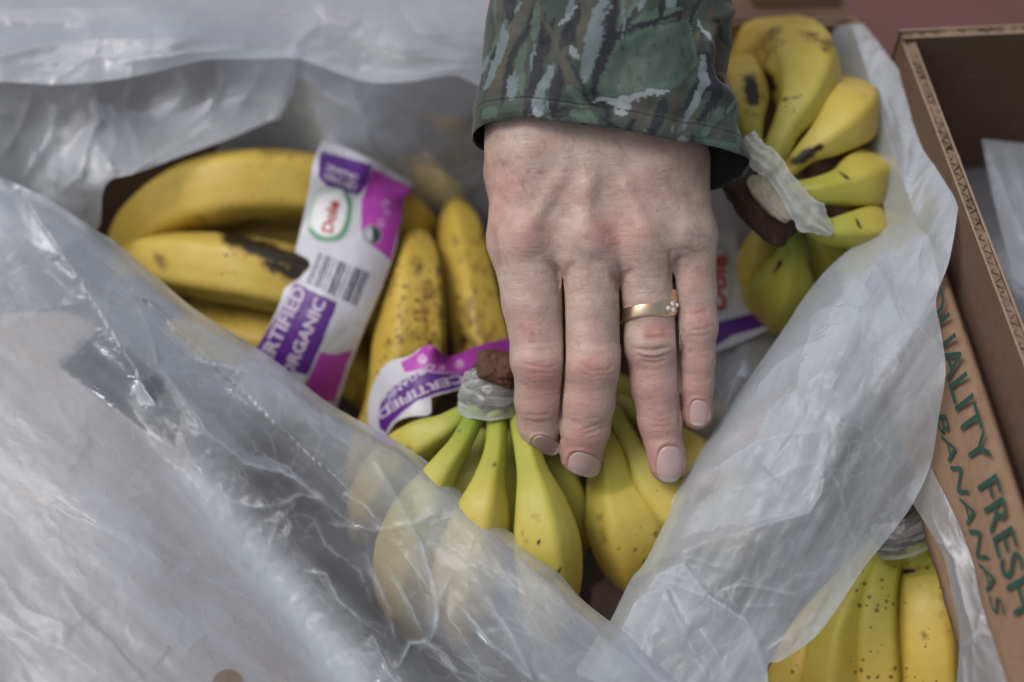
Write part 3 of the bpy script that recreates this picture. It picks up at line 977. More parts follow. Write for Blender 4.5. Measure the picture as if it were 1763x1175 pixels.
# --- strip of film down the right side, beside the lower bunch
D_L = [(1560, 850), (1595, 905), (1625, 960), (1640, 1030), (1652, 1100), (1640, 1250)]
D_R = [(1600, 800), (1640, 880), (1672, 960), (1690, 1040), (1712, 1110), (1760, 1250)]
film_sheet('side_strip', ([(1560, 850), (1580, 822), (1600, 800)], [(1640, 1250), (1700, 1255), (1760, 1250)], D_L, D_R), 60, 190,
           [(1560, 850, .60), (1600, 800, .60), (1625, 960, .582), (1672, 960, .585), (1652, 1100, .566), (1712, 1110, .566), (1640, 1250, .555), (1760, 1250, .55)],
           [([(1600, 880), (1640, 960), (1660, 1040), (1680, 1110)], 9, 6), ([(1650, 1120), (1680, 1090), (1690, 1060)], 8, 6), ([(1660, 1130), (1665, 1200)], 8, 6), ([(1610, 930), (1640, 940)], 6, 5)],
           [(50, 6, 2, 1.2), (22, 2.2, 1.5, 1.2)], .42, liner, seed=31, whiten=.1, over=over_flap, label='narrow strip of film beside the lower right bunch')

# --- film between the held bunch and the bunch at top right
film_sheet('middle_fold', ([(1190, 300), (1260, 290), (1380, 300)], [(1190, 800), (1280, 800), (1420, 700)], [(1190, 300), (1190, 550), (1190, 800)], [(1380, 300), (1400, 500), (1420, 700)]), 80, 160,
           [(1190, 300, .69), (1380, 300, .71), (1200, 420, .69), (1250, 560, .665), (1380, 600, .665), (1300, 620, .64), (1190, 620, .668), (1240, 700, .632), (1190, 800, .64), (1420, 700, .63)],
           [([(1300, 570), (1270, 640), (1240, 740)], 12, 12), ([(1260, 580), (1245, 660)], 9, 9), ([(1330, 600), (1300, 660)], 9, 10)], [(60, 7, 2, 1.7), (26, 2.5, 1.5, 1.7)], .6, liner, seed=41,
           label='pale fold of film between the two right bunches')


# ------------------------------------------------------------------ cardboard inner flap seen through the front film (with a hand hole)
def inner_flap():
    X, Y = coons([(-90, 560), (60, 545), (150, 560), (290, 700)], [(-90, 1300), (300, 1300), (660, 1310)], [(-90, 560), (-90, 900), (-90, 1300)], [(290, 700), (400, 940), (660, 1310)], 70, 70)
    D = TPS([(-90, 560, .60), (150, 560, .605), (300, 700, .60), (-90, 1300, .535), (400, 1000, .585), (760, 1310, .585), (200, 900, .572)])(X, Y)
    P = at(X, Y, D).reshape(-1, 3)
    Fq = grid_faces(70, 70)
    fx = X.ravel()[Fq].mean(1); fy = Y.ravel()[Fq].mean(1)
    hole = in_poly(fx, fy, [(100, 634), (170, 566), (275, 640), (312, 712), (300, 770), (230, 735)])
    Fq = Fq[~hole]
    o = mesh_obj('inner_flap', P, Fq, mat_card('pale_cardboard', (.36, .28, .235), (.44, .35, .30)), box)
    o['label'] = 'pale cardboard flap with a hand hole under the front film'
    so = o.modifiers.new('thickness', 'SOLIDIFY')
    so.thickness = .004
    so.offset = -1


inner_flap()


# ------------------------------------------------------------------ bananas
def tube(knots, n=72, m=36, ribs=.06, phase=0.0, flat=1.0, wob=.02, seed=0):
    K = np.asarray(knots, float)
    pts = at(K[:, 0], K[:, 1], K[:, 2])
    rad = K[:, 3] * K[:, 2] / FP
    S = spline(np.c_[pts, rad], n)
    C, R = S[:, :3], np.maximum(S[:, 3], .0006)
    Tn = np.gradient(C, axis=0); Tn /= np.linalg.norm(Tn, axis=1)[:, None]
    nrm = np.cross(Tn[0], [0.3, .2, 1.0]); nrm /= np.linalg.norm(nrm)
    th = np.linspace(0, 2 * np.pi, m, endpoint=False)
    V = []
    tl = np.linspace(0, 1, n)
    for i in range(n):
        nrm = nrm - Tn[i] * np.dot(nrm, Tn[i]); nrm /= np.linalg.norm(nrm)
        bn = np.cross(Tn[i], nrm)
        k = ribs * min(1, 3.5 * tl[i] * (1 - tl[i]) * 2)
        ph = th * 5 + phase
        prof = 1 + k * (np.cos(ph) + .25 * np.cos(2 * ph)) + wob * fbm(th * 0 + tl[i] * 6 + seed, th * 1.2 + seed, 2)
        V.append(C[i] + R[i] * prof[:, None] * (np.cos(th)[:, None] * nrm + flat * np.sin(th)[:, None] * bn))
    V = np.array(V)
    t = np.repeat(tl, m)
    Vf = V.reshape(-1, 3)
    Fq = grid_faces(m, n, True)
    c0 = len(Vf); c1 = c0 + 1
    Vf = np.vstack([Vf, C[0] - Tn[0] * R[0] * .3, C[-1] + Tn[-1] * R[-1] * .35])
    t = np.r_[t, 0, 1]
    caps = []
    for i in range(m):
        j = (i + 1) % m
        caps.append((c0, j, i, i))
        caps.append((c1, (n - 1) * m + i, (n - 1) * m + j, (n - 1) * m + j))
    return Vf, Fq, np.array(caps), t


def proj(V):
    q = V - CAM
    d = q @ FW
    return PW / 2 + FP * (q @ RT) / d, PH / 2 - FP * (q @ UP) / d, d


def banana(parent, knots, green=(.28, .9), age=.15, bruises=(), necks=(.02, .02), n=72, m=36, phase=None):
    """knots run from the stem to the tip; green = (reach along the length, strength)"""
    sd = RNG.random() * 50
    V, Fq, caps, t = tube(knots, n, m, phase=RNG.random() * 6 if phase is None else phase, seed=sd)
    g = green[1] * 1.08 * np.clip(1.12 - t / max(green[0], 1e-3), 0, 1) ** .75
    px, py, d = proj(V)
    cx, cy, cd = proj(at(*np.asarray(knots, float)[:, :3].T))
    br = np.zeros(len(V))
    for pts, w, s in bruises:
        dd, _, _ = poly_dist(px, py, pts, w * 3)
        br = np.maximum(br, s * np.exp(-(dd / w) ** 2))
    nk = np.maximum(np.clip(1 - t / max(necks[0], 1e-4), 0, 1), np.clip((t - 1 + necks[1]) / max(necks[1], 1e-4), 0, 1))
    ag = age + 0 * t
    faces = [tuple(f) for f in Fq] + [tuple(dict.fromkeys(c)) for c in caps]
    return mesh_obj('banana', V, faces, M_BAN, parent, attrs={'green': g, 'age': ag, 'bruise': br, 'neck': nk})


G_BUN = 'bunches of bananas in the box'


def crown_mat(name, a, b, c):
    t = NT(name)
    v = t.coord('Object')
    base = t.mix(t.noise(160, 5, .7, v), a, b)
    base = t.mix(t.ramp(t.noise(70, 4, .7, v), [(.52, 0.0), (.68, .9)]), base, c)
    t.set(Base_Color=base, Roughness=.8, Specular_IOR_Level=.25)
    t.bump(t.noise(300, 5, .7, v), .8, .0025)
    return t.m


M_CROWN = crown_mat('crown_bark', (.035, .022, .017), (.085, .05, .034), (.14, .09, .06))
M_PULP = crown_mat('cut_pulp', (.40, .36, .27), (.55, .52, .43), (.26, .19, .10))


def lump(name, c, ax, r, mat, parent, seed=0, rough=.16, n=30, m=44, sq=.8):
    """rough rounded block: centre (px,py,d), long axis in the picture plane, half sizes in pixels"""
    c = np.array(c, float)
    s = c[2] / FP
    O = at(c[0], c[1], c[2])
    a = np.array(ax, float); a /= np.linalg.norm(a)
    e1 = RT * a[0] - UP * a[1]; e2 = RT * a[1] + UP * a[0]; e3 = -FW
    ph = np.linspace(-np.pi / 2, np.pi / 2, n); th = np.linspace(0, 2 * np.pi, m, endpoint=False)
    TH, PHI = np.meshgrid(th, ph)
    f = lambda x: np.sign(x) * np.abs(x) ** sq
    x = f(np.cos(PHI)) * f(np.cos(TH)); y = f(np.cos(PHI)) * f(np.sin(TH)); z = f(np.sin(PHI))
    k = 1 + rough * fbm(x * 2.3 + seed + z, y * 2.3 + z * 1.7 + seed, 4) * 2
    V = O + s * ((x * k * r[0])[..., None] * e1 + (y * k * r[1])[..., None] * e2 + (z * k * r[2])[..., None] * e3)
    return mesh_obj(name, V.reshape(-1, 3), grid_faces(m, n, True), mat, parent)


# --- labelled bunch at left
bl = thing('banana_bunch', 'ripe speckled bunch lying on its side at left, wrapped in an upright printed label band', 'bananas', at(430, 400, .68), G_BUN)
banana(bl, [(745, 480, .75, 16), (735, 440, .73, 36), (690, 385, .705, 52), (610, 345, .685, 60), (520, 323, .675, 62), (420, 320, .67, 63), (330, 340, .675, 62), (265, 378, .685, 52), (225, 420, .70, 38), (212, 455, .715, 15)],
       (.01, 0), .7, [([(560, 268), (450, 262)], 12, .4), ([(420, 385), (520, 375)], 9, .5), ([(330, 372), (350, 380)], 8, .35)], n=110, m=48)
banana(bl, [(720, 570, .71, 14), (690, 545, .69, 40), (630, 518, .67, 54), (540, 494, .66, 58), (440, 470, .655, 59), (340, 456, .66, 56), (265, 450, .672, 46), (222, 455, .69, 30), (205, 470, .70, 12)],
       (.01, 0), .6, [([(398, 410), (440, 425), (480, 440), (520, 452), (560, 462)], 17, 1.0), ([(460, 455), (500, 470), (540, 480)], 15, .85), ([(385, 405), (400, 415)], 10, .6), ([(268, 445), (280, 455)], 12, .5)], n=120, m=56)
banana(bl, [(680, 450, .73, 20), (620, 425, .715, 40), (520, 412, .702, 44), (400, 412, .70, 42), (300, 425, .71, 34), (260, 440, .72, 15)], (.01, 0), .6, [([(380, 408), (460, 420)], 14, .5)])
banana(bl, [(655, 730, .72, 14), (648, 690, .70, 34), (610, 640, .685, 50), (530, 606, .675, 56), (430, 588, .675, 52), (350, 570, .685, 42), (300, 565, .70, 18)], (.01, 0), .6, [([(610, 640), (620, 700)], 16, .4)])
banana(bl, [(700, 640, .74, 12), (660, 600, .725, 36), (560, 560, .71, 46), (440, 545, .705, 44), (330, 530, .71, 20)], (.01, 0), .5)

# --- middle bunch: two spotted bananas standing up, with a curled label
bm_ = thing('banana_bunch', 'brown spotted bananas pointing up behind the wrapped crown, with a curled purple label', 'bananas', at(720, 600, .66), G_BUN)
_r2 = np.random.default_rng(3)


def blots(x0, x1, y0, y1, n, w):
    out = []
    for _ in range(n):
        a, b = _r2.uniform(x0, x1), _r2.uniform(y0, y1)
        l = _r2.uniform(2, 16)
        out.append(([(a, b), (a + _r2.uniform(-4, 4), b + l)], _r2.uniform(.5, 1.5) * w, _r2.uniform(.35, .62)))
    return out


banana(bm_, [(600, 830, .69, 14), (640, 785, .672, 40), (690, 700, .656, 58), (708, 600, .652, 63), (713, 520, .66, 56), (715, 455, .674, 45), (716, 422, .685, 30), (715, 404, .695, 12)],
       (.01, 0), .95, blots(670, 770, 430, 610, 46, 6) + blots(715, 765, 470, 600, 20, 8), necks=(.02, .012), n=110, m=48)
banana(bm_, [(865, 760, .70, 14), (850, 700, .68, 40), (835, 620, .672, 48), (818, 540, .675, 46), (803, 460, .688, 42), (792, 395, .703, 36), (788, 366, .713, 25), (786, 348, .722, 12)],
       (.01, 0), .9, blots(775, 860, 380, 590, 40, 6) + blots(790, 850, 530, 590, 14, 8), necks=(.02, .012), n=110, m=48)

# --- the bunch in the hand
bf = thing('banana_bunch', 'greenish yellow bunch held by the hand, its stems fanning from a film wrapped crown', 'bananas', at(845, 680, .6), G_BUN)
SP = lambda *p: [([(x, y), (x + 3, y + 2)], r, .75) for x, y, r in p]
banana(bf, [(822, 700, .607, 14), (798, 714, .605, 18), (765, 738, .604, 27), (722, 762, .608, 40), (682, 800, .618, 46), (645, 860, .64, 42), (622, 920, .67, 22)], (.5, .75), .05, SP((702, 770, 4)))
banana(bf, [(828, 700, .602, 15), (812, 728, .597, 18), (790, 768, .59, 20), (757, 818, .586, 30), (722, 885, .588, 52), (702, 955, .602, 57), (702, 1025, .63, 48), (712, 1085, .66, 22)], (.42, 1.0), .05, SP((790, 738, 3)))
banana(bf, [(852, 700, .602, 15), (855, 732, .596, 18), (852, 778, .588, 20), (842, 826, .582, 28), (827, 890, .581, 49), (803, 970, .592, 57), (792, 1040, .62, 46), (790, 1095, .65, 20)], (.42, .85), .08, SP((850, 800, 3)))
banana(bf, [(888, 700, .602, 15), (896, 735, .595, 18), (906, 772, .587, 22), (916, 815, .581, 28), (929, 870, .577, 45), (938, 930, .579, 57), (943, 990, .591, 56), (942, 1050, .616, 44), (938, 1095, .645, 20)],
       (.5, .85), .05, SP((962, 982, 5), (925, 932, 3), (945, 948, 3), (955, 990, 3)) + [([(922, 890), (932, 895)], 9, .35), ([(900, 915), (905, 935)], 6, .35)], n=100, m=48)
banana(bf, [(905, 700, .61, 15), (930, 750, .607, 18), (953, 800, .605, 28), (972, 850, .61, 38), (983, 905, .62, 36), (988, 945, .64, 20), (990, 960, .65, 10)], (.75, .95), .25, [([(985, 920), (1000, 950)], 20, .4)])
banana(bf, [(1000, 690, .618, 16), (1028, 742, .606, 20), (1046, 785, .596, 30), (1056, 835, .602, 45), (1073, 890, .604, 64), (1086, 935, .611, 63), (1092, 975, .625, 50), (1092, 1000, .64, 24)], (.6, .8), .15,
       SP((1128, 918, 5), (1062, 944, 3), (1078, 946, 3), (1092, 944, 3), (1105, 966, 4), (1135, 880, 5)) + [([(1030, 890), (1040, 930)], 10, .45)], n=100, m=48)
banana(bf, [(1030, 670, .622, 15), (1052, 706, .61, 17), (1070, 740, .604, 19), (1094, 788, .600, 26), (1128, 842, .599, 41), (1168, 878, .602, 49), (1215, 905, .618, 46), (1255, 930, .64, 26)], (.5, .95), .1, SP((1062, 742, 3), (1095, 845, 4)) )
banana(bf, [(1060, 690, .632, 18), (1110, 725, .622, 24), (1152, 762, .612, 36), (1195, 796, .607, 46), (1232, 838, .612, 50), (1265, 900, .63, 38), (1275, 950, .65, 16)], (.25, .5), .15)
banana(bf, [(980, 640, .645, 18), (1040, 662, .64, 28), (1085, 690, .64, 34), (1135, 730, .65, 38), (1185, 780, .668, 30)], (.5, .5), .55)
banana(bf, [(830, 740, .635, 18), (820, 790, .632, 32), (806, 850, .635, 44), (796, 930, .655, 42)], (.9, .8), .6)
banana(bf, [(880, 740, .64, 16), (884, 800, .64, 28), (880, 870, .645, 36), (875, 950, .66, 30)], (.9, .8), .6)
# crown
crf = lump('crown', (850, 668, .604), (1, .12), (44, 46, 44), M_CROWN, bf, 3, .2)
lump('cut_end', (856, 634, .594), (1, .25), (38, 27, 26), crown_mat('cut_end_brown', (.09, .045, .03), (.17, .085, .055), (.05, .03, .02)), bf, 9, .42, sq=.6)


def wrap_shell(name, c, ax, r, parent, seed, haze, cut=None):
    """crinkled clinging film around a crown"""
    c = np.array(c, float); s = c[2] / FP
    O = at(c[0], c[1], c[2])
    a = np.array(ax, float); a /= np.linalg.norm(a)
    e1 = RT * a[0] - UP * a[1]; e2 = RT * a[1] + UP * a[0]; e3 = -FW
    n, m = 70, 150
    z = np.linspace(-1, 1, n); th = np.linspace(0, 2 * np.pi, m, endpoint=False)
    TH, Z = np.meshgrid(th, z)
    c1_ = crumple(TH * 1.1, Z * 1.3 + TH * .5, seed)
    k = 1 + .09 * c1_ + .05 * fbm(TH * 1.4, Z * 5 + seed, 3)
    whi = 1.5 * np.clip(fbm(TH * .8, Z * 5 + TH * .6 + seed, 4), 0, 1) + .5 * np.clip(Z - .72, 0, 1) / .28
    taper = 1 - .16 * Z ** 2 + .10 * Z
    x = np.cos(TH) * r[0] * k * taper; q = np.sin(TH) * r[2] * k * taper
    y = Z * r[1] + 5 * np.sin(TH * 2 + seed) + 6 * fbm(TH * 2, Z * 2 + seed, 2)
    V = O + s * (x[..., None] * e1 - y[..., None] * e2 + q[..., None] * e3)
    return mesh_obj(name, V.reshape(-1, 3), grid_faces(m, n, True), M_WRAP, parent, attrs={'haze': np.clip(haze + whi * .75, 0, .95).ravel()})


wrap_shell('crown_wrap', (846, 682, .603), (1, .10), (56, 36, 58), bf, 4, .2)
wrap_shell('crown_wrap', (828, 652, .601), (1, -.5), (34, 18, 42), bf, 7, .16)

# --- bunch at top right
bt = thing('banana_bunch', 'yellow bunch at top right fanned around a dark crown with white tape', 'bananas', at(1380, 260, .65), G_BUN)
banana(bt, [(1318, 300, .615, 18), (1335, 258, .613, 24), (1354, 218, .613, 27), (1378, 175, .617, 44), (1384, 132, .63, 66), (1362, 104, .65, 72), (1325, 96, .675, 66), (1285, 115, .705, 50), (1262, 150, .73, 20)], (.34, .6), .25,
       [([(1330, 60), (1290, 110)], 24, .5), ([(1385, 60), (1430, 75)], 12, .5), ([(1318, 130), (1330, 150)], 12, .9), ([(1420, 82), (1424, 90)], 6, .6), ([(1350, 172), (1380, 166)], 4, .7)], n=100, m=48)
banana(bt, [(1300, 285, .615, 12), (1298, 248, .613, 15), (1293, 215, .613, 21), (1287, 172, .618, 34), (1283, 142, .635, 37), (1280, 125, .66, 30), (1278, 125, .69, 12)], (.3, .8), .15,
       [([(1292, 142), (1298, 170)], 15, 1.0), ([(1285, 195), (1305, 200)], 4, .6)])
banana(bt, [(1345, 310, .615, 13), (1366, 285, .613, 16), (1392, 260, .612, 22), (1425, 236, .614, 37), (1454, 206, .622, 54), (1460, 190, .645, 57), (1450, 185, .675, 48), (1440, 195, .705, 22)], (.3, .45), .1,
       [([(1368, 278), (1392, 264)], 11, 1.0), ([(1395, 260), (1412, 254)], 6, .9), ([(1482, 165), (1488, 170)], 9, .4)])
banana(bt, [(1345, 335, .612, 15), (1372, 332, .609, 20), (1406, 330, .607, 24), (1446, 324, .611, 33), (1478, 314, .62, 51), (1490, 312, .642, 54), (1486, 315, .675, 46), (1480, 320, .705, 20)], (.34, .8), .08,
       [([(1445, 298), (1458, 305), (1460, 320)], 3, .9)])
banana(bt, [(1365, 362, .608, 14), (1390, 380, .605, 18), (1420, 398, .603, 22), (1456, 398, .607, 31), (1490, 396, .617, 41), (1506, 400, .64, 42), (1512, 412, .675, 24)], (.42, .9), .08, [([(1476, 378), (1480, 392)], 3, .8)])
banana(bt, [(1358, 385, .622, 15), (1362, 420, .625, 21), (1360, 455, .63, 34), (1352, 490, .643, 56), (1342, 512, .665, 64), (1334, 520, .70, 50), (1330, 525, .73, 20)], (.4, .95), .3, [([(1334, 470), (1345, 450)], 5, .9)])
banana(bt, [(1330, 385, .645, 16), (1316, 425, .65, 34), (1312, 470, .66, 42), (1325, 515, .68, 42), (1340, 540, .70, 22)], (.3, .3), .55)
banana(bt, [(1390, 390, .628, 14), (1420, 430, .638, 28), (1436, 470, .655, 40), (1440, 510, .68, 32)], (.5, .8), .4)
banana(bt, [(1345, 280, .64, 16), (1370, 240, .645, 30), (1400, 230, .66, 40), (1430, 260, .69, 36)], (.3, .4), .6)
lump('crown', (1308, 350, .606), (.62, .78), (80, 40, 36), M_CROWN, bt, 14, .22)
lump('cut_pulp', (1326, 341, .594), (.66, .75), (50, 21, 18), M_PULP, bt, 17, .22)
# white tape over the crown
tl = spline([(1282, 236), (1300, 262), (1330, 288), (1357, 325), (1385, 362), (1432, 404)], 90)
wd_ = np.interp(np.linspace(0, 1, 90), [0, .15, .45, .6, .8, 1], [22, 30, 24, 28, 38, 9])
tang = np.gradient(tl, axis=0); tang /= np.linalg.norm(tang, axis=1)[:, None]
nn = 26
w_ = np.linspace(-1, 1, nn)
TX = tl[:, None, 0] - tang[:, None, 1] * w_[None] * wd_[:, None] * .8
TY = tl[:, None, 1] + tang[:, None, 0] * w_[None] * wd_[:, None] * .8
rag = 1 + .5 * fbm(tl[:, None, 0] / 14 + 0 * TX, tl[:, None, 1] / 14 + 2 * np.sign(w_[None]), 3)
TX = tl[:, None, 0] + (TX - tl[:, None, 0]) * rag; TY = tl[:, None, 1] + (TY - tl[:, None, 1]) * rag
qq = 11 * (1 - w_[None] ** 2) + 3.5 * np.sin(w_[None] * 9 + 5 * fbm(tl[:, None, 0] / 40 + 0 * TX, 0 * TX, 2) + tl[:, None, 0] / 60) + 5 * fbm(TX / 30, TY / 30, 3)
TD = np.interp(tl[:, 0], [1282, 1330, 1360, 1432], [.592, .586, .588, .597])[:, None] + 0 * TX
TP = at(TX, TY, TD - qq * .6 / FP)
mesh_obj('white_tape', TP.reshape(-1, 3), grid_faces(nn, 90), mat_film('white_tape', (.86, .88, .89), .5, .3, False), bt, attrs={'haze': np.clip(.62 + .8 * fbm(TX / 14, TY / 22, 3), .3, .95).ravel()})

# --- bunch at lower right
bb = thing('banana_bunch', 'green and yellow bunch at lower right below the film, crown wrapped in crinkled clear film', 'bananas', at(1540, 1050, .555), G_BUN)
banana(bb, [(1555, 900, 0.606, 16), (1535, 945, 0.608, 24), (1485, 1000, 0.602, 32), (1446, 1080, 0.597, 45), (1432, 1180, 0.598, 50), (1425, 1270, 0.616, 30), (1425, 1300, 0.631, 12)], (.6, .7), .65)  # age set high on this bunch to darken the skins like shade
banana(bb, [(1562, 900, 0.604, 16), (1546, 945, 0.606, 24), (1518, 1000, 0.599, 33), (1507, 1080, 0.594, 41), (1510, 1180, 0.595, 46), (1515, 1270, 0.612, 34), (1516, 1310, 0.626, 12)], (.5, .75), .65, [([(1535, 1152), (1540, 1156)], 5, .5)])
banana(bb, [(1575, 895, 0.604, 18), (1580, 940, 0.594, 26), (1592, 985, 0.598, 42), (1600, 1060, 0.592, 54), (1603, 1180, 0.593, 56), (1600, 1270, 0.612, 42), (1598, 1320, 0.636, 12)], (.30, .8), .65,
       [([(1556, 985), (1590, 978), (1612, 972)], 4, .9), ([(1588, 1090), (1592, 1096)], 7, .6), ([(1625, 1030), (1630, 1110)], 12, .3)], n=100, m=48)
banana(bb, [(1545, 905, 0.609, 16), (1505, 955, 0.614, 22), (1440, 1035, 0.610, 32), (1385, 1115, 0.605, 40), (1358, 1200, 0.609, 43), (1345, 1280, 0.631, 20)], (.35, .6), .7, [([(1372, 1090), (1376, 1100)], 7, .5)])
lump('crown', (1560, 905, .594), (1, -.45), (52, 36, 36), M_CROWN, bb, 24, .2)
wrap_shell('crown_wrap', (1558, 914, .590), (1, -.5), (60, 32, 42), bb, 11, .12)

# --- kraft paper down in the dark gap
X, Y = coons([(1020, 1010), (1070, 985), (1140, 1000)], [(1000, 1150), (1080, 1160), (1180, 1160)], [(1020, 1010), (1010, 1080), (1000, 1150)], [(1140, 1000), (1160, 1080), (1180, 1160)], 40, 40)
D = .63 - .02 * np.exp(-((X - 1085) / 45) ** 2 - ((Y - 1075) / 60) ** 2) - 3 * crumple(X / 40, Y / 40, 6) / FP * .6
kp = mesh_obj('kraft_paper', at(X, Y, D).reshape(-1, 3), grid_faces(40, 40), mat_card('kraft_paper', (.15, .10, .08), (.20, .14, .115)))
tag(kp, 'brown paper showing in the dark gap below the held bananas', 'paper')

# ------------------------------------------------------------------ printed label bands
PUR, MAG, WHT = lin(84, 38, 122), lin(166, 62, 160), lin(190, 190, 198)


def paint(col, mask, c):
    col[mask] = c


def band_sheet(bounds, nu, nv, dep, painter, parent, ripple=1.5, label=None):
    X, Y = coons(*bounds, nu, nv)
    tp = TPS(dep)
    D = tp(X, Y)
    q = ripple * crumple(X / 60, Y / 60, 5) * 2 + ripple * 1.2 * fbm(X / 35, Y / 35, 2)
    df = lambda x, y: tp(x, y) - (ripple * crumple(x / 60, y / 60, 5) * 2 + ripple * 1.2 * fbm(x / 35, y / 35, 2)) * .62 / FP
    P = at(X, Y, D - q * .62 / FP).reshape(-1, 3)
    N = len(P)
    col = np.tile(np.array(WHT), (N, 1))
    painter(X.ravel(), Y.ravel(), col)
    o = mesh_obj('label_band', P, grid_faces(nu, nv), M_BAND, parent, cols={'col': col})
    so = o.modifiers.new('thickness', 'SOLIDIFY')
    so.thickness = .0003
    so.offset = -1
    if label:
        o['label'] = label
    return o, df


def band_text(body, pa, pb, height, o, df, mat, bend=0.0, flip=1, size_jit=0):
    """print whose baseline runs pa -> pb in photo pixels; letters stand to the left of that direction"""
    v, f = text_mesh(body, 1.0, 0, .03)
    v, f = subdiv(v, f, .35)
    w = v[:, 0].max() - v[:, 0].min(); h = v[:, 1].max()
    pa = np.array(pa, float); pb = np.array(pb, float)
    d = pb - pa; L = np.linalg.norm(d); d /= L
    up = np.array([d[1], -d[0]]) * flip
    s = (v[:, 0] - v[:, 0].min()) / w
    q = pa + np.outer(s * L, d) + np.outer(v[:, 1] / h * height - bend * 4 * s * (1 - s), up)
    dd = df(q[:, 0], q[:, 1]) - .0007
    mesh_obj('lettering', at(q[:, 0], q[:, 1], dd), f, mat, o, smooth=False)


# left band (upright, wraps the left bunch)
def paint1(x, y, c):
    purple_top = in_poly(x, y, [(550, 270), (555, 262), (640, 285), (632, 318), (618, 336), (590, 330), (565, 321), (549, 306)])
    paint(c, purple_top, PUR)
    mg = in_poly(x, y, [(632, 318), (640, 290), (720, 330), (700, 360), (684, 400), (672, 450), (652, 432), (630, 418), (622, 400), (622, 345)])
    paint(c, mg, MAG)
    for (bx_, by_, br_) in ((663, 352, 8), (656, 384, 7), (666, 366, 5)):      # small pale marks, too fine to read
        paint(c, (np.hypot(x - bx_, y - by_) < br_) & (fbm(x / 4, y / 4, 2) > -.06), lin(190, 140, 192))
    # badge
    r = np.hypot(x - 640, y - 405)
    paint(c, r < 17, lin(150, 150, 158)); paint(c, (r < 15) & (x > 639), lin(52, 60, 62)); paint(c, (r < 9) & (x < 641), lin(185, 185, 190))
    # logo shield: pale green rim round a white field
    ex, ey = (x - 567) * .985 + (y - 372) * .17, -(x - 567) * .17 + (y - 372) * .985
    e = (np.abs(ex) / 38) ** 2.6 + (np.abs(ey + 2) / 48) ** 2.6
    rimm = (e < 1)
    paint(c, rimm, lin(176, 194, 186))
    paint(c, rimm & ((ex > 16) | (ey > 26)), lin(92, 140, 112))
    e2 = (np.abs(ex + 1) / 29) ** 2.6 + (np.abs(ey + 5) / 40) ** 2.6
    paint(c, e2 < 1, lin(214, 214, 216))
    # bar code, bars running along the band
    bx = (x - 548) * .93 + (y - 440) * .37; by = -(x - 548) * .37 + (y - 440) * .93
    bars = [(0, 3), (5, 6.5), (9, 10), (14, 18), (20, 23), (26, 27.5), (31, 33), (38, 44), (46, 50), (52, 53.5), (58, 60), (66, 70), (72, 78), (80, 82), (84, 88), (90, 93)]
    for a, b in bars:
        paint(c, (bx > a) & (bx < b) & (by > -4) & (by < 52 + bx * .06), lin(52, 58, 72))
    pp = in_poly(x, y, [(508, 488), (581, 522), (566, 560), (550, 600), (530, 646), (420, 620), (452, 582), (480, 540)])
    paint(c, pp, PUR)
    pm = in_poly(x, y, [(550, 606), (580, 610), (606, 602), (612, 600), (600, 640), (582, 692), (510, 690), (534, 645)])
    paint(c, pm, MAG)
    edge = in_poly(x, y, [(694, 345), (690, 400), (679, 450), (655, 508), (630, 565), (604, 630), (584, 690), (577, 688), (597, 628), (623, 562), (648, 506), (671, 450), (683, 395), (684, 345)])
    paint(c, edge & ~mg, lin(196, 194, 200))


b1_left = [(556, 240), (546, 262), (538, 290), (530, 338), (515, 408), (500, 462), (478, 532), (449, 588), (418, 640), (395, 690)]
b1_right = [(715, 318), (704, 332), (694, 350), (688, 388), (677, 440), (655, 500), (630, 560), (605, 625), (584, 688), (570, 735)]
band1, df1 = band_sheet(([(556, 240), (630, 270), (715, 318)], [(395, 690), (480, 720), (570, 735)], b1_left, b1_right), 150, 300,
                        [(556, 240, .685), (715, 318, .70), (546, 262, .658), (704, 332, .678), (630, 285, .66), (538, 290, .650), (694, 352, .672), (530, 338, .653), (615, 340, .657), (688, 388, .664), (515, 408, .653), (600, 410, .65), (677, 440, .656),
                         (500, 462, .646), (580, 480, .640), (655, 500, .648), (478, 532, .641), (555, 560, .638), (630, 560, .645), (449, 588, .645), (530, 620, .643), (605, 625, .653), (418, 640, .652), (584, 688, .665), (395, 690, .66), (570, 735, .68)],
                        paint1, bl, 4.0, 'white and purple band with a fruit logo, bar code and lettering')
band_text('CERTIFIED', (452, 652), (528, 500), 24, band1, df1, M_WHITEINK)
band_text('ORGANIC', (500, 655), (562, 520), 21, band1, df1, M_WHITEINK)
band_text('Dole', (571, 402), (584, 348), 19, band1, df1, M_REDINK)
band_text('CERTIFIED', (616, 318), (560, 296), 12, band1, df1, M_WHITEINK)
band_text('ORGANIC', (618, 303), (562, 281), 11, band1, df1, M_WHITEINK)


# middle band, curled behind the wrapped crown
def paint2(x, y, c):
    mg = in_poly(x, y, [(690, 625), (712, 612), (738, 590), (760, 600), (780, 612), (815, 590), (900, 570), (900, 640), (820, 645), (760, 642), (720, 638), (698, 642)])
    paint(c, mg, MAG)
    for (bx_, by_, br_) in ((728, 618, 9), (790, 628, 8), (760, 634, 5)):
        paint(c, (np.hypot(x - bx_, y - by_) < br_) & (fbm(x / 4, y / 4, 2) > -.06), lin(196, 160, 200))
    pr = in_poly(x, y, [(651, 715), (658, 690), (670, 675), (690, 658), (706, 647), (725, 640), (762, 644), (800, 644), (900, 638), (900, 655), (792, 668), (748, 679), (720, 690), (693, 711), (675, 728), (665, 746), (655, 738)])
    paint(c, pr, PUR)
    paint(c, in_poly(x, y, [(742, 684), (800, 668), (900, 655), (900, 760), (744, 760)]), lin(92, 58, 30))


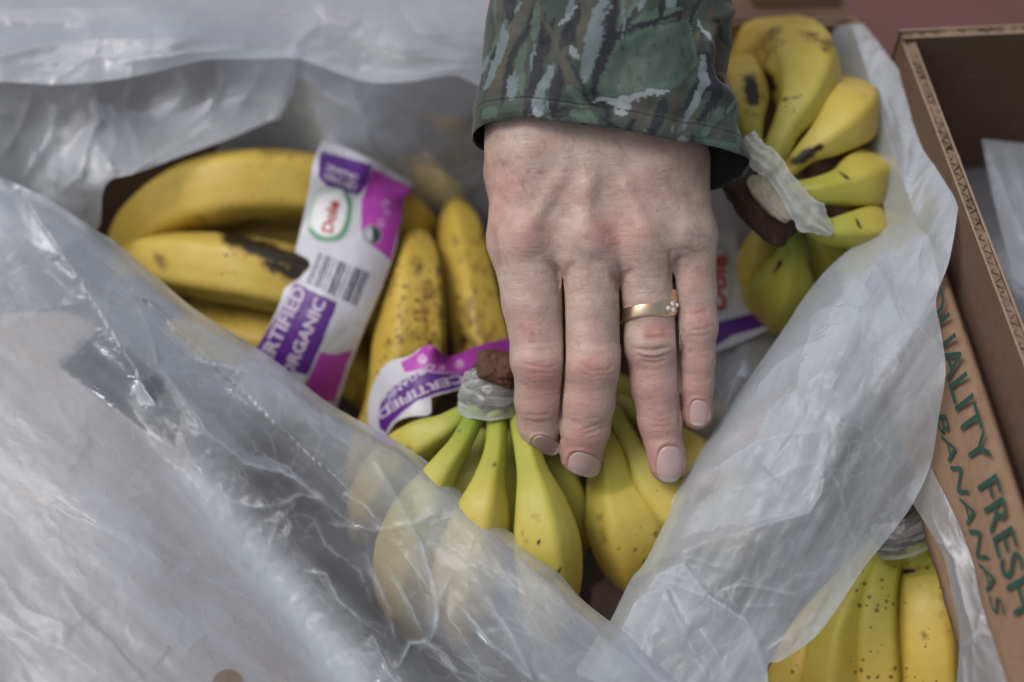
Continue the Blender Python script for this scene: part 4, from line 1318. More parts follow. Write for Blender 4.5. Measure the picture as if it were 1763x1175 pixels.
b2_top = [(636, 690), (646, 655), (668, 625), (706, 613), (722, 601), (739, 595), (751, 600), (760, 610), (775, 614), (799, 606), (821, 596), (868, 584), (905, 580)]
b2_low = [(640, 745), (652, 752), (666, 750), (682, 728), (706, 718), (740, 714), (744, 688), (770, 678), (800, 672), (850, 664), (905, 655)]
band2, df2 = band_sheet((b2_top, b2_low, [(636, 690), (634, 720), (640, 745)], [(905, 580), (906, 620), (905, 655)]), 260, 110,
                        [(636, 690, .640), (668, 625, .632), (722, 601, .626), (745, 600, .622), (775, 614, .634), (821, 596, .640), (905, 580, .655), (650, 748, .636), (690, 722, .622), (740, 712, .618), (744, 688, .620), (800, 672, .628), (905, 655, .65), (690, 670, .624), (760, 645, .624)],
                        paint2, bm_, 3.0, 'purple and white band lettered in white, turned upside down')
band_text('CERTIFIED', (796, 645), (648, 712), 15, band2, df2, M_WHITEINK, bend=11)
band_text('ORGANIC', (745, 625), (658, 690), 11, band2, df2, M_WHITEINK, bend=6)


# band behind the hand at right
def paint3(x, y, c):
    paint(c, in_poly(x, y, [(1180, 572), (1232, 556), (1296, 540), (1318, 562), (1262, 578), (1228, 600), (1180, 615)]), PUR)
    r = (np.abs(x - 1228) / 34) ** 2.4 + (np.abs(y - 480) / 62) ** 2.4
    paint(c, (r < 1) & (r > .66), lin(150, 172, 160))


band3, df3 = band_sheet(([(1180, 405), (1230, 395), (1268, 400)], [(1180, 620), (1250, 600), (1325, 568)], [(1180, 405), (1180, 500), (1180, 620)], [(1268, 400), (1280, 480), (1325, 568)]), 110, 140,
                        [(1180, 405, .67), (1268, 400, .69), (1180, 500, .655), (1280, 480, .668), (1180, 620, .65), (1325, 568, .655), (1250, 600, .648)], paint3, bt, 1.5, 'white and purple band with red lettering behind the little finger')
band_text('Dole', (1248, 534), (1252, 440), 30, band3, df3, M_REDINK)


# ------------------------------------------------------------------ the hand
D0 = .553
QS = D0 / FP


def hand_at(x, y, q):
    return at(x, y, D0 - np.asarray(q, float) * QS)


H = 3.0
gx = np.arange(786, 1276, H); gy = np.arange(-60, 868, H); gq = np.arange(-322, 44, H)
GX, GY, GQ = np.meshgrid(gx, gy, gq, indexing='ij')
GX = GX.astype(np.float32); GY = GY.astype(np.float32); GQ = GQ.astype(np.float32)


def cap(a, b, ra, rb, fl=1.0):
    a = np.array(a, np.float32); b = np.array(b, np.float32)
    d = b - a
    x = GX - a[0]; y = GY - a[1]; q = GQ - a[2]
    t = np.clip((x * d[0] + y * d[1] + q * d[2]) / float(d @ d), 0, 1)
    return np.sqrt((x - t * d[0]) ** 2 + (y - t * d[1]) ** 2 + ((q - t * d[2]) * fl) ** 2) - (ra + (rb - ra) * t)


def smin(a, b, k):
    h = np.clip(.5 + .5 * (b - a) / k, 0, 1)
    return b * (1 - h) + a * h - k * h * (1 - h)


palm = None
for (x0, x1, y1, q0, q1, r0, r1) in ((925, 904, 408, -72, -70, 74, 66), (985, 1010, 412, -62, -62, 74, 64), (1065, 1110, 408, -64, -66, 74, 62), (1125, 1176, 398, -80, -86, 72, 54)):
    c_ = cap((x0, 225, q0), (x1, y1, q1), r0, r1)
    palm = c_ if palm is None else smin(palm, c_, 42)
for x in (915, 1020, 1128):
    palm = smin(palm, cap((x, 250, -72), (x + 4, -80, -62), 76 if x != 1020 else 70, 78), 40)
palm = smin(palm, cap((880, 300, -120), (905, 430, -150), 46, 44), 30)      # thumb's muscle, under the edge
palm = smin(palm, cap((1165, 280, -110), (1168, 400, -120), 55, 46), 30)
FING = {
    'index': [((905, 420, -66), 60), ((916, 520, -62), 51), ((930, 618, -66), 47), ((930, 690, -104), 43), ((929, 726, -128), 38.5), ((932, 752, -158), 32)],
    'middle': [((1012, 424, -58), 60), ((1018, 530, -54), 48.5), ((1020, 622, -54), 47.5), ((1013, 690, -78), 45), ((1008, 735, -100), 42), ((1001, 784, -136), 36.5)],
    'ring': [((1112, 420, -64), 58), ((1117, 520, -74), 47), ((1122, 590, -80), 45.5), ((1127, 660, -94), 41.5), ((1136, 725, -110), 36.5), ((1149, 800, -124), 32)],
    'little': [((1184, 408, -84), 50), ((1195, 500, -92), 38), ((1199, 560, -94), 36.5), ((1199, 620, -106), 31.5), ((1199, 660, -114), 29.5), ((1200, 713, -126), 27)],
    'thumb': [((900, 400, -140), 48), ((912, 500, -200), 42), ((930, 590, -245), 38), ((940, 650, -270), 32)],
}
fing = None
for k, seg in FING.items():
    f = None
    for (a, ra), (b, rb) in zip(seg[:-1], seg[1:]):
        c_ = cap(a, b, ra, rb)
        f = c_ if f is None else smin(f, c_, 10)
    if k in ('index', 'middle', 'ring'):
        p = seg[2][0]
        f = smin(f, cap((p[0] - 10, p[1], p[2] + 8), (p[0] + 10, p[1], p[2] + 8), seg[2][1] - 7, seg[2][1] - 7), 14)
    fing = f if fing is None else smin(fing, f, 1.0)
sdf = smin(palm, fing, 20)
# the fingers lie against each other but do not grow together: a narrow cleft between them
for ln, hw_, y0_, y1_ in (([(969, 470), (971, 540), (972, 620), (967, 690), (962, 760)], 2.1, 478, 760), ([(1066, 480), (1069, 530), (1072, 600), (1066, 700)], 2.0, 492, 700), ([(1157, 440), (1161, 500), (1165, 560), (1169, 640), (1171, 740)], 2.6, 462, 740)):
    xg = np.interp(gy, [p[1] for p in ln], [p[0] for p in ln])[None, :, None]
    slot = np.maximum(np.abs(GX - xg) - hw_ * np.clip((GY - y0_ + 2) / 26, .05, 1), np.maximum(y0_ - GY, GY - y1_))
    slot = np.maximum(slot, -98 - GQ)
    sdf = -smin(-sdf, slot, 3.0)
# knuckles and tendons over the back of the hand, with hollows between
for (x, y, q, r) in ((902, 398, -18, 24), (1010, 402, -12, 25), (1108, 400, -20, 23), (1178, 392, -46, 20)):
    sdf = smin(sdf, cap((x, y, q), (x + 1, y + 10, q - 2), r, r), 26)
for pts in ([(1000, 240, -2), (960, 310, -2), (915, 385, -4)], [(1020, 230, 2), (1012, 320, 4), (1010, 395, 2)], [(1050, 235, 0), (1080, 320, 0), (1105, 390, -2)]):
    for a, b in zip(pts[:-1], pts[1:]):
        sdf = smin(sdf, cap((a[0], a[1], a[2] - 5), (b[0], b[1], b[2] - 5), 6, 5), 22)
del palm, fing


def surface_nets(S, o, h):
    ins = S < 0
    nx, ny, nz = S.shape
    c = np.zeros((nx - 1, ny - 1, nz - 1), np.int8)
    for i in (0, 1):
        for j in (0, 1):
            for k in (0, 1):
                c += ins[i:nx - 1 + i, j:ny - 1 + j, k:nz - 1 + k]
    act = (c > 0) & (c < 8)
    I, J, K = np.nonzero(act)
    idx = -np.ones(act.shape, np.int64)
    idx[I, J, K] = np.arange(len(I))
    acc = np.zeros((len(I), 3)); cnt = np.zeros(len(I))
    cor = [(i, j, k) for i in (0, 1) for j in (0, 1) for k in (0, 1)]
    for a in cor:
        for ax in range(3):
            if a[ax] == 1:
                continue
            b = list(a); b[ax] = 1
            sa = S[I + a[0], J + a[1], K + a[2]]; sb = S[I + b[0], J + b[1], K + b[2]]
            m = (sa < 0) != (sb < 0)
            t = np.where(m, sa / np.where(m, sa - sb, 1), 0)
            p = np.array(a, float) + np.outer(t, np.eye(3)[ax])
            acc[m] += p[m]; cnt[m] += 1
    V = (np.stack([I, J, K], 1) + acc / cnt[:, None]) * h + np.array(o)
    F = []
    for ax in range(3):
        s0 = [slice(None)] * 3; s1 = [slice(None)] * 3
        s0[ax] = slice(0, -1); s1[ax] = slice(1, None)
        A = ins[tuple(s0)]; B = ins[tuple(s1)]
        u, v = [(1, 2), (2, 0), (0, 1)][ax]
        cr = A != B
        E = np.stack(np.nonzero(cr), 1)
        ok = (E[:, u] > 0) & (E[:, v] > 0) & (E[:, u] < S.shape[u] - 1) & (E[:, v] < S.shape[v] - 1)
        E = E[ok]
        fl = A[E[:, 0], E[:, 1], E[:, 2]]
        du = np.zeros(3, int); du[u] = 1; dv = np.zeros(3, int); dv[v] = 1
        q = [E - du - dv, E - dv, E, E - du]
        ids = np.stack([idx[t[:, 0], t[:, 1], t[:, 2]] for t in q], 1)
        ids[~fl] = ids[~fl][:, ::-1]
        F.append(ids)
    F = np.vstack(F)
    return V, F[(F >= 0).all(1)]


HV, HF = surface_nets(sdf, (gx[0], gy[0], gq[0]), H)


def vsmooth(V, F, it, lam=.5):
    e = np.vstack([F[:, [0, 1]], F[:, [1, 2]], F[:, [2, 3]], F[:, [3, 0]]])
    n = len(V)
    for _ in range(it):
        s = np.stack([np.bincount(e[:, 0], V[e[:, 1], k], n) + np.bincount(e[:, 1], V[e[:, 0], k], n) for k in range(3)], 1)
        c = np.bincount(e[:, 0], minlength=n) + np.bincount(e[:, 1], minlength=n)
        V = V + lam * (s / np.maximum(c, 1)[:, None] - V)
    return V


def vnormals(V, F):
    a = np.cross(V[F[:, 2]] - V[F[:, 0]], V[F[:, 3]] - V[F[:, 1]])
    n = np.stack([np.bincount(F.ravel(), np.repeat(a[:, k], 4), len(V)) for k in range(3)], 1)
    return n / (np.linalg.norm(n, axis=1)[:, None] + 1e-12)


HV = vsmooth(HV, HF, 2)
# top surface as seen along the viewing axis, used to seat nails and ring
top_q = np.full(sdf.shape[:2], np.nan)
insd = sdf < 0
any_ = insd.any(2)
kk = sdf.shape[2] - 1 - np.argmax(insd[:, :, ::-1], axis=2)
kk = np.clip(kk, 0, sdf.shape[2] - 2)
ii, jj = np.meshgrid(np.arange(sdf.shape[0]), np.arange(sdf.shape[1]), indexing='ij')
sa = sdf[ii, jj, kk]; sb = sdf[ii, jj, kk + 1]
top_q = np.where(any_, gq[kk] + H * sa / (sa - sb + 1e-9), np.nan)
# fill outwards a little so that lookups past the outline stay sensible
for _ in range(6):
    bad = np.isnan(top_q)
    if not bad.any():
        break
    acc = np.zeros(top_q.shape); cn = np.zeros(top_q.shape)
    for dx, dy in ((1, 0), (-1, 0), (0, 1), (0, -1)):
        r = np.roll(top_q, (dx, dy), (0, 1)); g = ~np.isnan(r)
        acc[g] += r[g]; cn[g] += 1
    m = bad & (cn > 0)
    top_q[m] = acc[m] / cn[m] - 3


def top_at(x, y):
    fx = np.clip((x - gx[0]) / H, 0, len(gx) - 2); fy = np.clip((y - gy[0]) / H, 0, len(gy) - 2)
    i = fx.astype(int); j = fy.astype(int); u = fx - i; v = fy - j
    g = np.nan_to_num(top_q, nan=-200)
    return (g[i, j] * (1 - u) + g[i + 1, j] * u) * (1 - v) + (g[i, j + 1] * (1 - u) + g[i + 1, j + 1] * u) * v


NAILS = [('index', 940, 767, 25, 15, -.28), ('middle', 1006, 800, 29, 20, -.30), ('ring', 1153, 799, 23, 32, -.10), ('little', 1203, 711, 16.5, 23, -.06)]
HN = vnormals(HV, HF)
x, y, q = HV.T
front = np.clip((HN[:, 2] + .1) / .5, 0, 1)
disp = np.zeros(len(HV)); fold = np.zeros(len(HV))
WR = [
    ([(1085, 600), (1122, 603), (1160, 596)], -4.5, 3.2), ([(1094, 607), (1124, 611), (1160, 601)], 3, 2.6), ([(1096, 612), (1126, 617), (1160, 607)], -3.2, 2.6), ([(1100, 622), (1128, 624), (1150, 617)], -3, 2.8),
    ([(1108, 583), (1130, 582), (1152, 575)], -4, 3.4), ([(1084, 590), (1120, 592), (1158, 586)], 3.2, 4), ([(1088, 634), (1125, 637), (1150, 632)], -1.6, 3),
    ([(1186, 568), (1210, 567), (1231, 560)], -3.4, 3), ([(1187, 542), (1205, 538), (1220, 533)], -3, 3), ([(1180, 555), (1206, 552), (1230, 546)], 2.6, 4), ([(1180, 578), (1205, 579), (1228, 574)], -1.8, 3),
    ([(893, 619), (917, 631), (945, 633), (968, 623)], -2.16, 3), ([(896, 609), (925, 618), (960, 614)], 1.56, 4), ([(895, 640), (925, 645), (962, 640)], -1.20, 3.4), ([(892, 600), (925, 604), (962, 600)], -1.08, 3), ([(900, 590), (930, 592), (958, 588)], -0.78, 2.6),
    ([(992, 622), (1019, 638), (1045, 637), (1063, 627)], -2.28, 3), ([(990, 612), (1020, 625), (1058, 617)], 1.68, 4), ([(990, 634), (1020, 650), (1058, 640)], -1.14, 3), ([(985, 604), (1020, 610), (1060, 604)], -1.20, 3), ([(985, 592), (1020, 596), (1058, 590)], -0.84, 2.6),
    ([(1003, 750), (1025, 742), (1046, 732)], -2.8, 2.8), ([(1000, 742), (1020, 734), (1044, 724)], -2.2, 2.6), ([(1008, 758), (1030, 750)], -1.8, 2.6), ([(902, 724), (925, 728), (950, 724)], -2.4, 2.8), ([(900, 714), (925, 717), (952, 713)], -1.8, 2.6),
    ([(1112, 722), (1138, 727), (1166, 720)], -1.8, 2.4), ([(1112, 732), (1138, 736), (1166, 730)], -1.5, 2.4), ([(1114, 713), (1138, 717), (1164, 711)], -1.4, 2.4), ([(1178, 655), (1200, 658), (1222, 654)], -1.4, 2.4), ([(1178, 664), (1200, 667), (1222, 662)], -1.2, 2.4),
    ([(935, 445), (958, 462), (968, 478), (970, 500)], -5, 6), ([(990, 450), (976, 462), (969, 480)], -5, 6), ([(1050, 468), (1064, 488), (1067, 510)], -4.5, 6), ([(1090, 462), (1072, 476), (1067, 495)], -4.5, 6), ([(1152, 430), (1156, 460), (1158, 490)], -5, 5), ([(1180, 440), (1164, 452), (1158, 475)], -3.5, 5),
        ([(845, 380), (852, 420), (862, 470)], -3.5, 7), ([(862, 380), (868, 430), (880, 470)], 2.6, 9), ([(1180, 395), (1200, 410), (1225, 405)], -1.6, 4), ([(1175, 425), (1200, 436), (1228, 428)], -1.5, 3.4), ([(1010, 455), (1040, 448), (1068, 452)], -1.2, 4), ([(900, 462), (930, 470), (950, 466)], -1.2, 4),
]
wx = x + 5 * fbm(x / 22, y / 22, 3); wy = y + 5 * fbm(x / 22 + 7, y / 22 + 3, 3)
for pts, a, w in WR:
    d, s, p = poly_dist(wx, wy, pts, w * 5)
    tp = np.clip(np.minimum(p, 1 - p) * 4, 0, 1) ** .7
    e = np.exp(-(d / w) ** 2) * tp
    disp += (.6 if a < 0 else .3) * a * e * front
    if a < 0:
        fold = np.maximum(fold, min(1, -a / 4.5) * e * front)
# slack skin: faint cross folds on the fingers and back of the hand
disp += front * (1.6 * fbm(x / 60, y / 16, 3) + 2.2 * fbm(x / 38 + 4, y / 38, 3))
nailm = np.zeros(len(HV))
for k, cx, cy, hw, hh, an in NAILS:
    ex = (x - cx) * math.cos(an) - (y - cy) * math.sin(an); ey = (x - cx) * math.sin(an) + (y - cy) * math.cos(an)
    e = ((np.abs(ex) / hw) ** 2.6 + (np.abs(ey) / hh) ** 2.6) ** (1 / 2.6)
    on = np.abs(q - top_at(x, y)) < 14
    disp += np.where(on, -2.2 * np.clip((1.02 - e) / .12, 0, 1) + 2.2 * np.exp(-((e - 1.16) / .12) ** 2) * (ey < hh * .55), 0)
    nailm = np.maximum(nailm, np.where(on, np.exp(-((e - 1.05) / .1) ** 2), 0))
HV2 = HV + HN * disp[:, None]
red = np.zeros(len(HV))
for (rx, ry, rw, rh, s) in ((900, 400, 45, 50, .5), (1045, 402, 48, 40, .5), (925, 640, 40, 30, .75), (1022, 632, 42, 28, .7), (912, 570, 30, 40, .45), (1020, 575, 30, 30, .35), (1130, 572, 26, 18, .7), (918, 725, 28, 22, .5), (1000, 770, 50, 45, .65), (1148, 790, 48, 60, .6),
                            (1200, 700, 34, 60, .65), (1195, 650, 30, 40, .45), (1198, 470, 26, 40, .4), (870, 330, 36, 40, .45), (1100, 330, 60, 40, .2), (1000, 350, 50, 40, .22), (1206, 545, 26, 26, .5), (940, 790, 40, 40, .4), (1130, 740, 40, 60, .5), (1005, 700, 40, 60, .4), (925, 690, 40, 60, .55), (1000, 790, 46, 40, .75), (1149, 810, 46, 40, .7), (1120, 660, 44, 60, .4), (850, 350, 40, 90, .35), (1080, 400, 50, 40, .35), (1200, 720, 34, 40, .8), (1199, 620, 34, 60, .5), (1125, 650, 40, 50, .3)):
    red = np.maximum(red, s * np.exp(-((x - rx) / rw) ** 2 - ((y - ry) / rh) ** 2))
spot = np.zeros(len(HV))
for (sx, sy, sr, s) in ((892, 271, 6, .7), (927, 266, 6, .6), (889, 298, 7, .6), (930, 297, 5, .8), (972, 293, 4, .6), (868, 340, 6, .7), (1082, 317, 6, .7), (915, 360, 5, .6), (951, 329, 5, .5), (963, 424, 5, .6), (934, 243, 7, .5), (1087, 386, 7, .5), (1049, 398, 8, .4), (870, 280, 8, .6), (909, 297, 4, .5), (915, 335, 4, .5),
                        (1180, 335, 8, .5), (1060, 420, 5, .5), (1188, 560, 5, .4), (898, 560, 7, .5), (915, 578, 6, .5), (1115, 575, 9, .5), (1150, 580, 8, .6), (1140, 568, 6, .5), (1010, 560, 5, .3), (1000, 300, 4, .4), (1130, 290, 4, .4), (850, 420, 6, .4)):
    rr = np.hypot(x - sx + 4 * fbm(x / 9, y / 9, 2), (y - sy) * 1.3)
    spot = np.maximum(spot, s * np.exp(-(rr / sr) ** 2))
pw = hand_at(*HV2.T)
person = thing('person', 'left hand with a gold ring reaching down from a camouflage jacket cuff', 'person', hand_at(1030, 240, -70))
hand = mesh_obj('hand', pw, HF[:, ::-1], M_SKIN, person, attrs={'red': red, 'spot': spot, 'fold': np.maximum(fold, .3 * nailm)})
hand['label'] = 'bare freckled left hand, fingers pressed on the bananas'

# fine hairs on the back of the hand and the first finger joints
rh = np.random.default_rng(8)
hv, hf = [], []
cand = np.nonzero((HN[:, 2] > .45) & (y > 225) & (y < 590) & (x > 838) & (x < 1225) & (disp > -2))[0]
for i in rh.choice(cand, 620, replace=False):
    if y[i] > 470 and not (540 < y[i] < 600 or rh.random() < .25):
        continue
    p = HV2[i].copy(); a = rh.normal(.5, .35) + (x[i] - 1000) / 600
    L_ = rh.uniform(14, 34); dr = np.array([math.sin(a), math.cos(a) * .75, 0])
    rad = .17
    b0 = len(hv)
    for k_ in range(5):
        t_ = k_ / 4
        c_ = p + dr * L_ * t_ + np.array([rh.normal(0, .4), 0, 1.2 + 5.5 * t_ * (1 - t_) + (HN[i, 2] - 1) * 6 * t_])
        for m_ in range(3):
            hv.append(c_ + (rad * (1 - .6 * t_)) * np.array([math.cos(m_ * 2.1), 0, math.sin(m_ * 2.1)]))
    for k_ in range(4):
        for m_ in range(3):
            hf.append((b0 + k_ * 3 + m_, b0 + k_ * 3 + (m_ + 1) % 3, b0 + k_ * 3 + 3 + (m_ + 1) % 3, b0 + k_ * 3 + 3 + m_))
ho = mesh_obj('hair', hand_at(*np.array(hv).T), np.array(hf), mat_plain('body_hair', (.26, .17, .115), .5), hand)
ho['kind'] = 'stuff'

# nails
tn = NT('fingernail')
nv_ = tn.coord('Object')
ed_ = tn.attr('free')
lu_ = tn.attr('lunula')
nb = tn.mix(tn.noise(120, 2, .5, nv_), (.46, .31, .30), (.54, .39, .375))
nb = tn.mix(tn.math('MULTIPLY', lu_, .5), nb, (.50, .38, .36))
nb = tn.mix(ed_, nb, (.66, .60, .52))
tn.set(Base_Color=nb, Roughness=.3, Specular_IOR_Level=.5, Subsurface_Weight=.1, Subsurface_Radius=(.002, .001, .0008))
M_NAIL = tn.m
for k, cx, cy, hw, hh, an in NAILS:
    nr, ns = 12, 48
    R_, T_ = np.meshgrid(np.linspace(0, 1, nr), np.linspace(0, 2 * np.pi, ns, endpoint=False), indexing='ij')
    ct, st = np.cos(T_), np.sin(T_)
    sup = (np.abs(ct) ** 2.6 + np.abs(st) ** 2.6) ** (-1 / 2.6)
    ex = R_ * sup * ct * hw; ey = R_ * sup * st * hh
    X = cx + ex * math.cos(an) + ey * math.sin(an); Y = cy - ex * math.sin(an) + ey * math.cos(an)
    # seat on a smooth fit of the fingertip, so the plate is a clean curve
    b0 = top_at(X, Y)
    Aq = np.stack([np.ones(ex.size), ex.ravel(), ey.ravel(), ex.ravel() ** 2, ey.ravel() ** 2, ex.ravel() * ey.ravel()], 1)
    sol = np.linalg.lstsq(Aq, b0.ravel(), rcond=None)[0]
    Q = (Aq @ sol).reshape(ex.shape) * .5 + b0 * .5 + 1.0 - 3.5 * np.clip((R_ - .86) / .14, 0, 1) ** 2 * (1 - .75 * (ey > hh * .5))
    free = np.clip((ey / hh - .74) / .10, 0, 1); lun = np.exp(-((ey + hh * .95) / (hh * .35)) ** 2)
    o = mesh_obj('fingernail', hand_at(X.ravel(), Y.ravel(), Q.ravel()), grid_faces(ns, nr, True)[:, ::-1], M_NAIL, hand, attrs={'free': free.ravel(), 'lunula': lun.ravel()})

# ring
RC = np.array([1117.5, 527.0, -75.0])
nth, nw = 120, 14
th = np.linspace(0, 2 * np.pi, nth, endpoint=False)
wv = np.linspace(0, 2 * np.pi, nw, endpoint=False)
V = []
for t_ in th:
    # widest on the side that carries the stones (right, towards the camera)
    hwid = 11.5 + 12.5 * math.exp(-((((t_ - .62 + math.pi) % (2 * math.pi)) - math.pi) / .85) ** 2)
    cy_ = RC[1] + (7 - 13 * math.cos(t_ - .35))
    for w in wv:
        rr = 47.5 + 3.2 * (abs(math.cos(w)) ** .7) * (1 if math.cos(w) > 0 else -1)
        V.append((RC[0] + rr * math.cos(t_), cy_ + hwid * math.sin(w) * (abs(math.sin(w)) ** -.25 if abs(math.sin(w)) > 1e-6 else 0), RC[2] + rr * 1.0 * math.sin(t_)))
V = np.array(V)
ring = mesh_obj('ring', hand_at(*V.T), np.stack([np.array([i * nw + j, i * nw + (j + 1) % nw, ((i + 1) % nth) * nw + (j + 1) % nw, ((i + 1) % nth) * nw + j]) for i in range(nth) for j in range(nw)]), M_GOLD, person)
ring['label'] = 'gold ring with four small clear stones on the ring finger'
tg = NT('clear_stone')
tg.set(Base_Color=(.9, .92, .92), Roughness=.05, Specular_IOR_Level=1.0, Metallic=.55)
for (sx, sy) in ((1151, 531), (1158, 523), (1166, 526), (1159, 534)):
    t_ = math.acos(max(-1, min(1, (sx - RC[0]) / 51.0)))
    c_ = np.array([sx, sy, RC[2] + 51.0 * math.sin(t_)])
    n_ = np.array([math.cos(t_), 0, math.sin(t_)])
    a1 = np.array([0, 1, 0]); a2 = np.cross(n_, a1)
    vv = []
    for rr, h_ in ((4.3, -1.5), (4.3, .6), (2.6, 2.6)):
        for kx in range(8):
            an = kx * math.pi / 4 + (.39 if rr < 4 else 0)
            vv.append(c_ + rr * (math.cos(an) * a1 + math.sin(an) * a2) + n_ * h_)
    vv = np.array(vv)
    fc = [(r * 8 + i, r * 8 + (i + 1) % 8, (r + 1) * 8 + (i + 1) % 8, (r + 1) * 8 + i) for r in (0, 1) for i in range(8)] + [tuple(range(16, 24))]
    mesh_obj('stone', hand_at(*vv.T), fc, tg.m, ring, smooth=False)


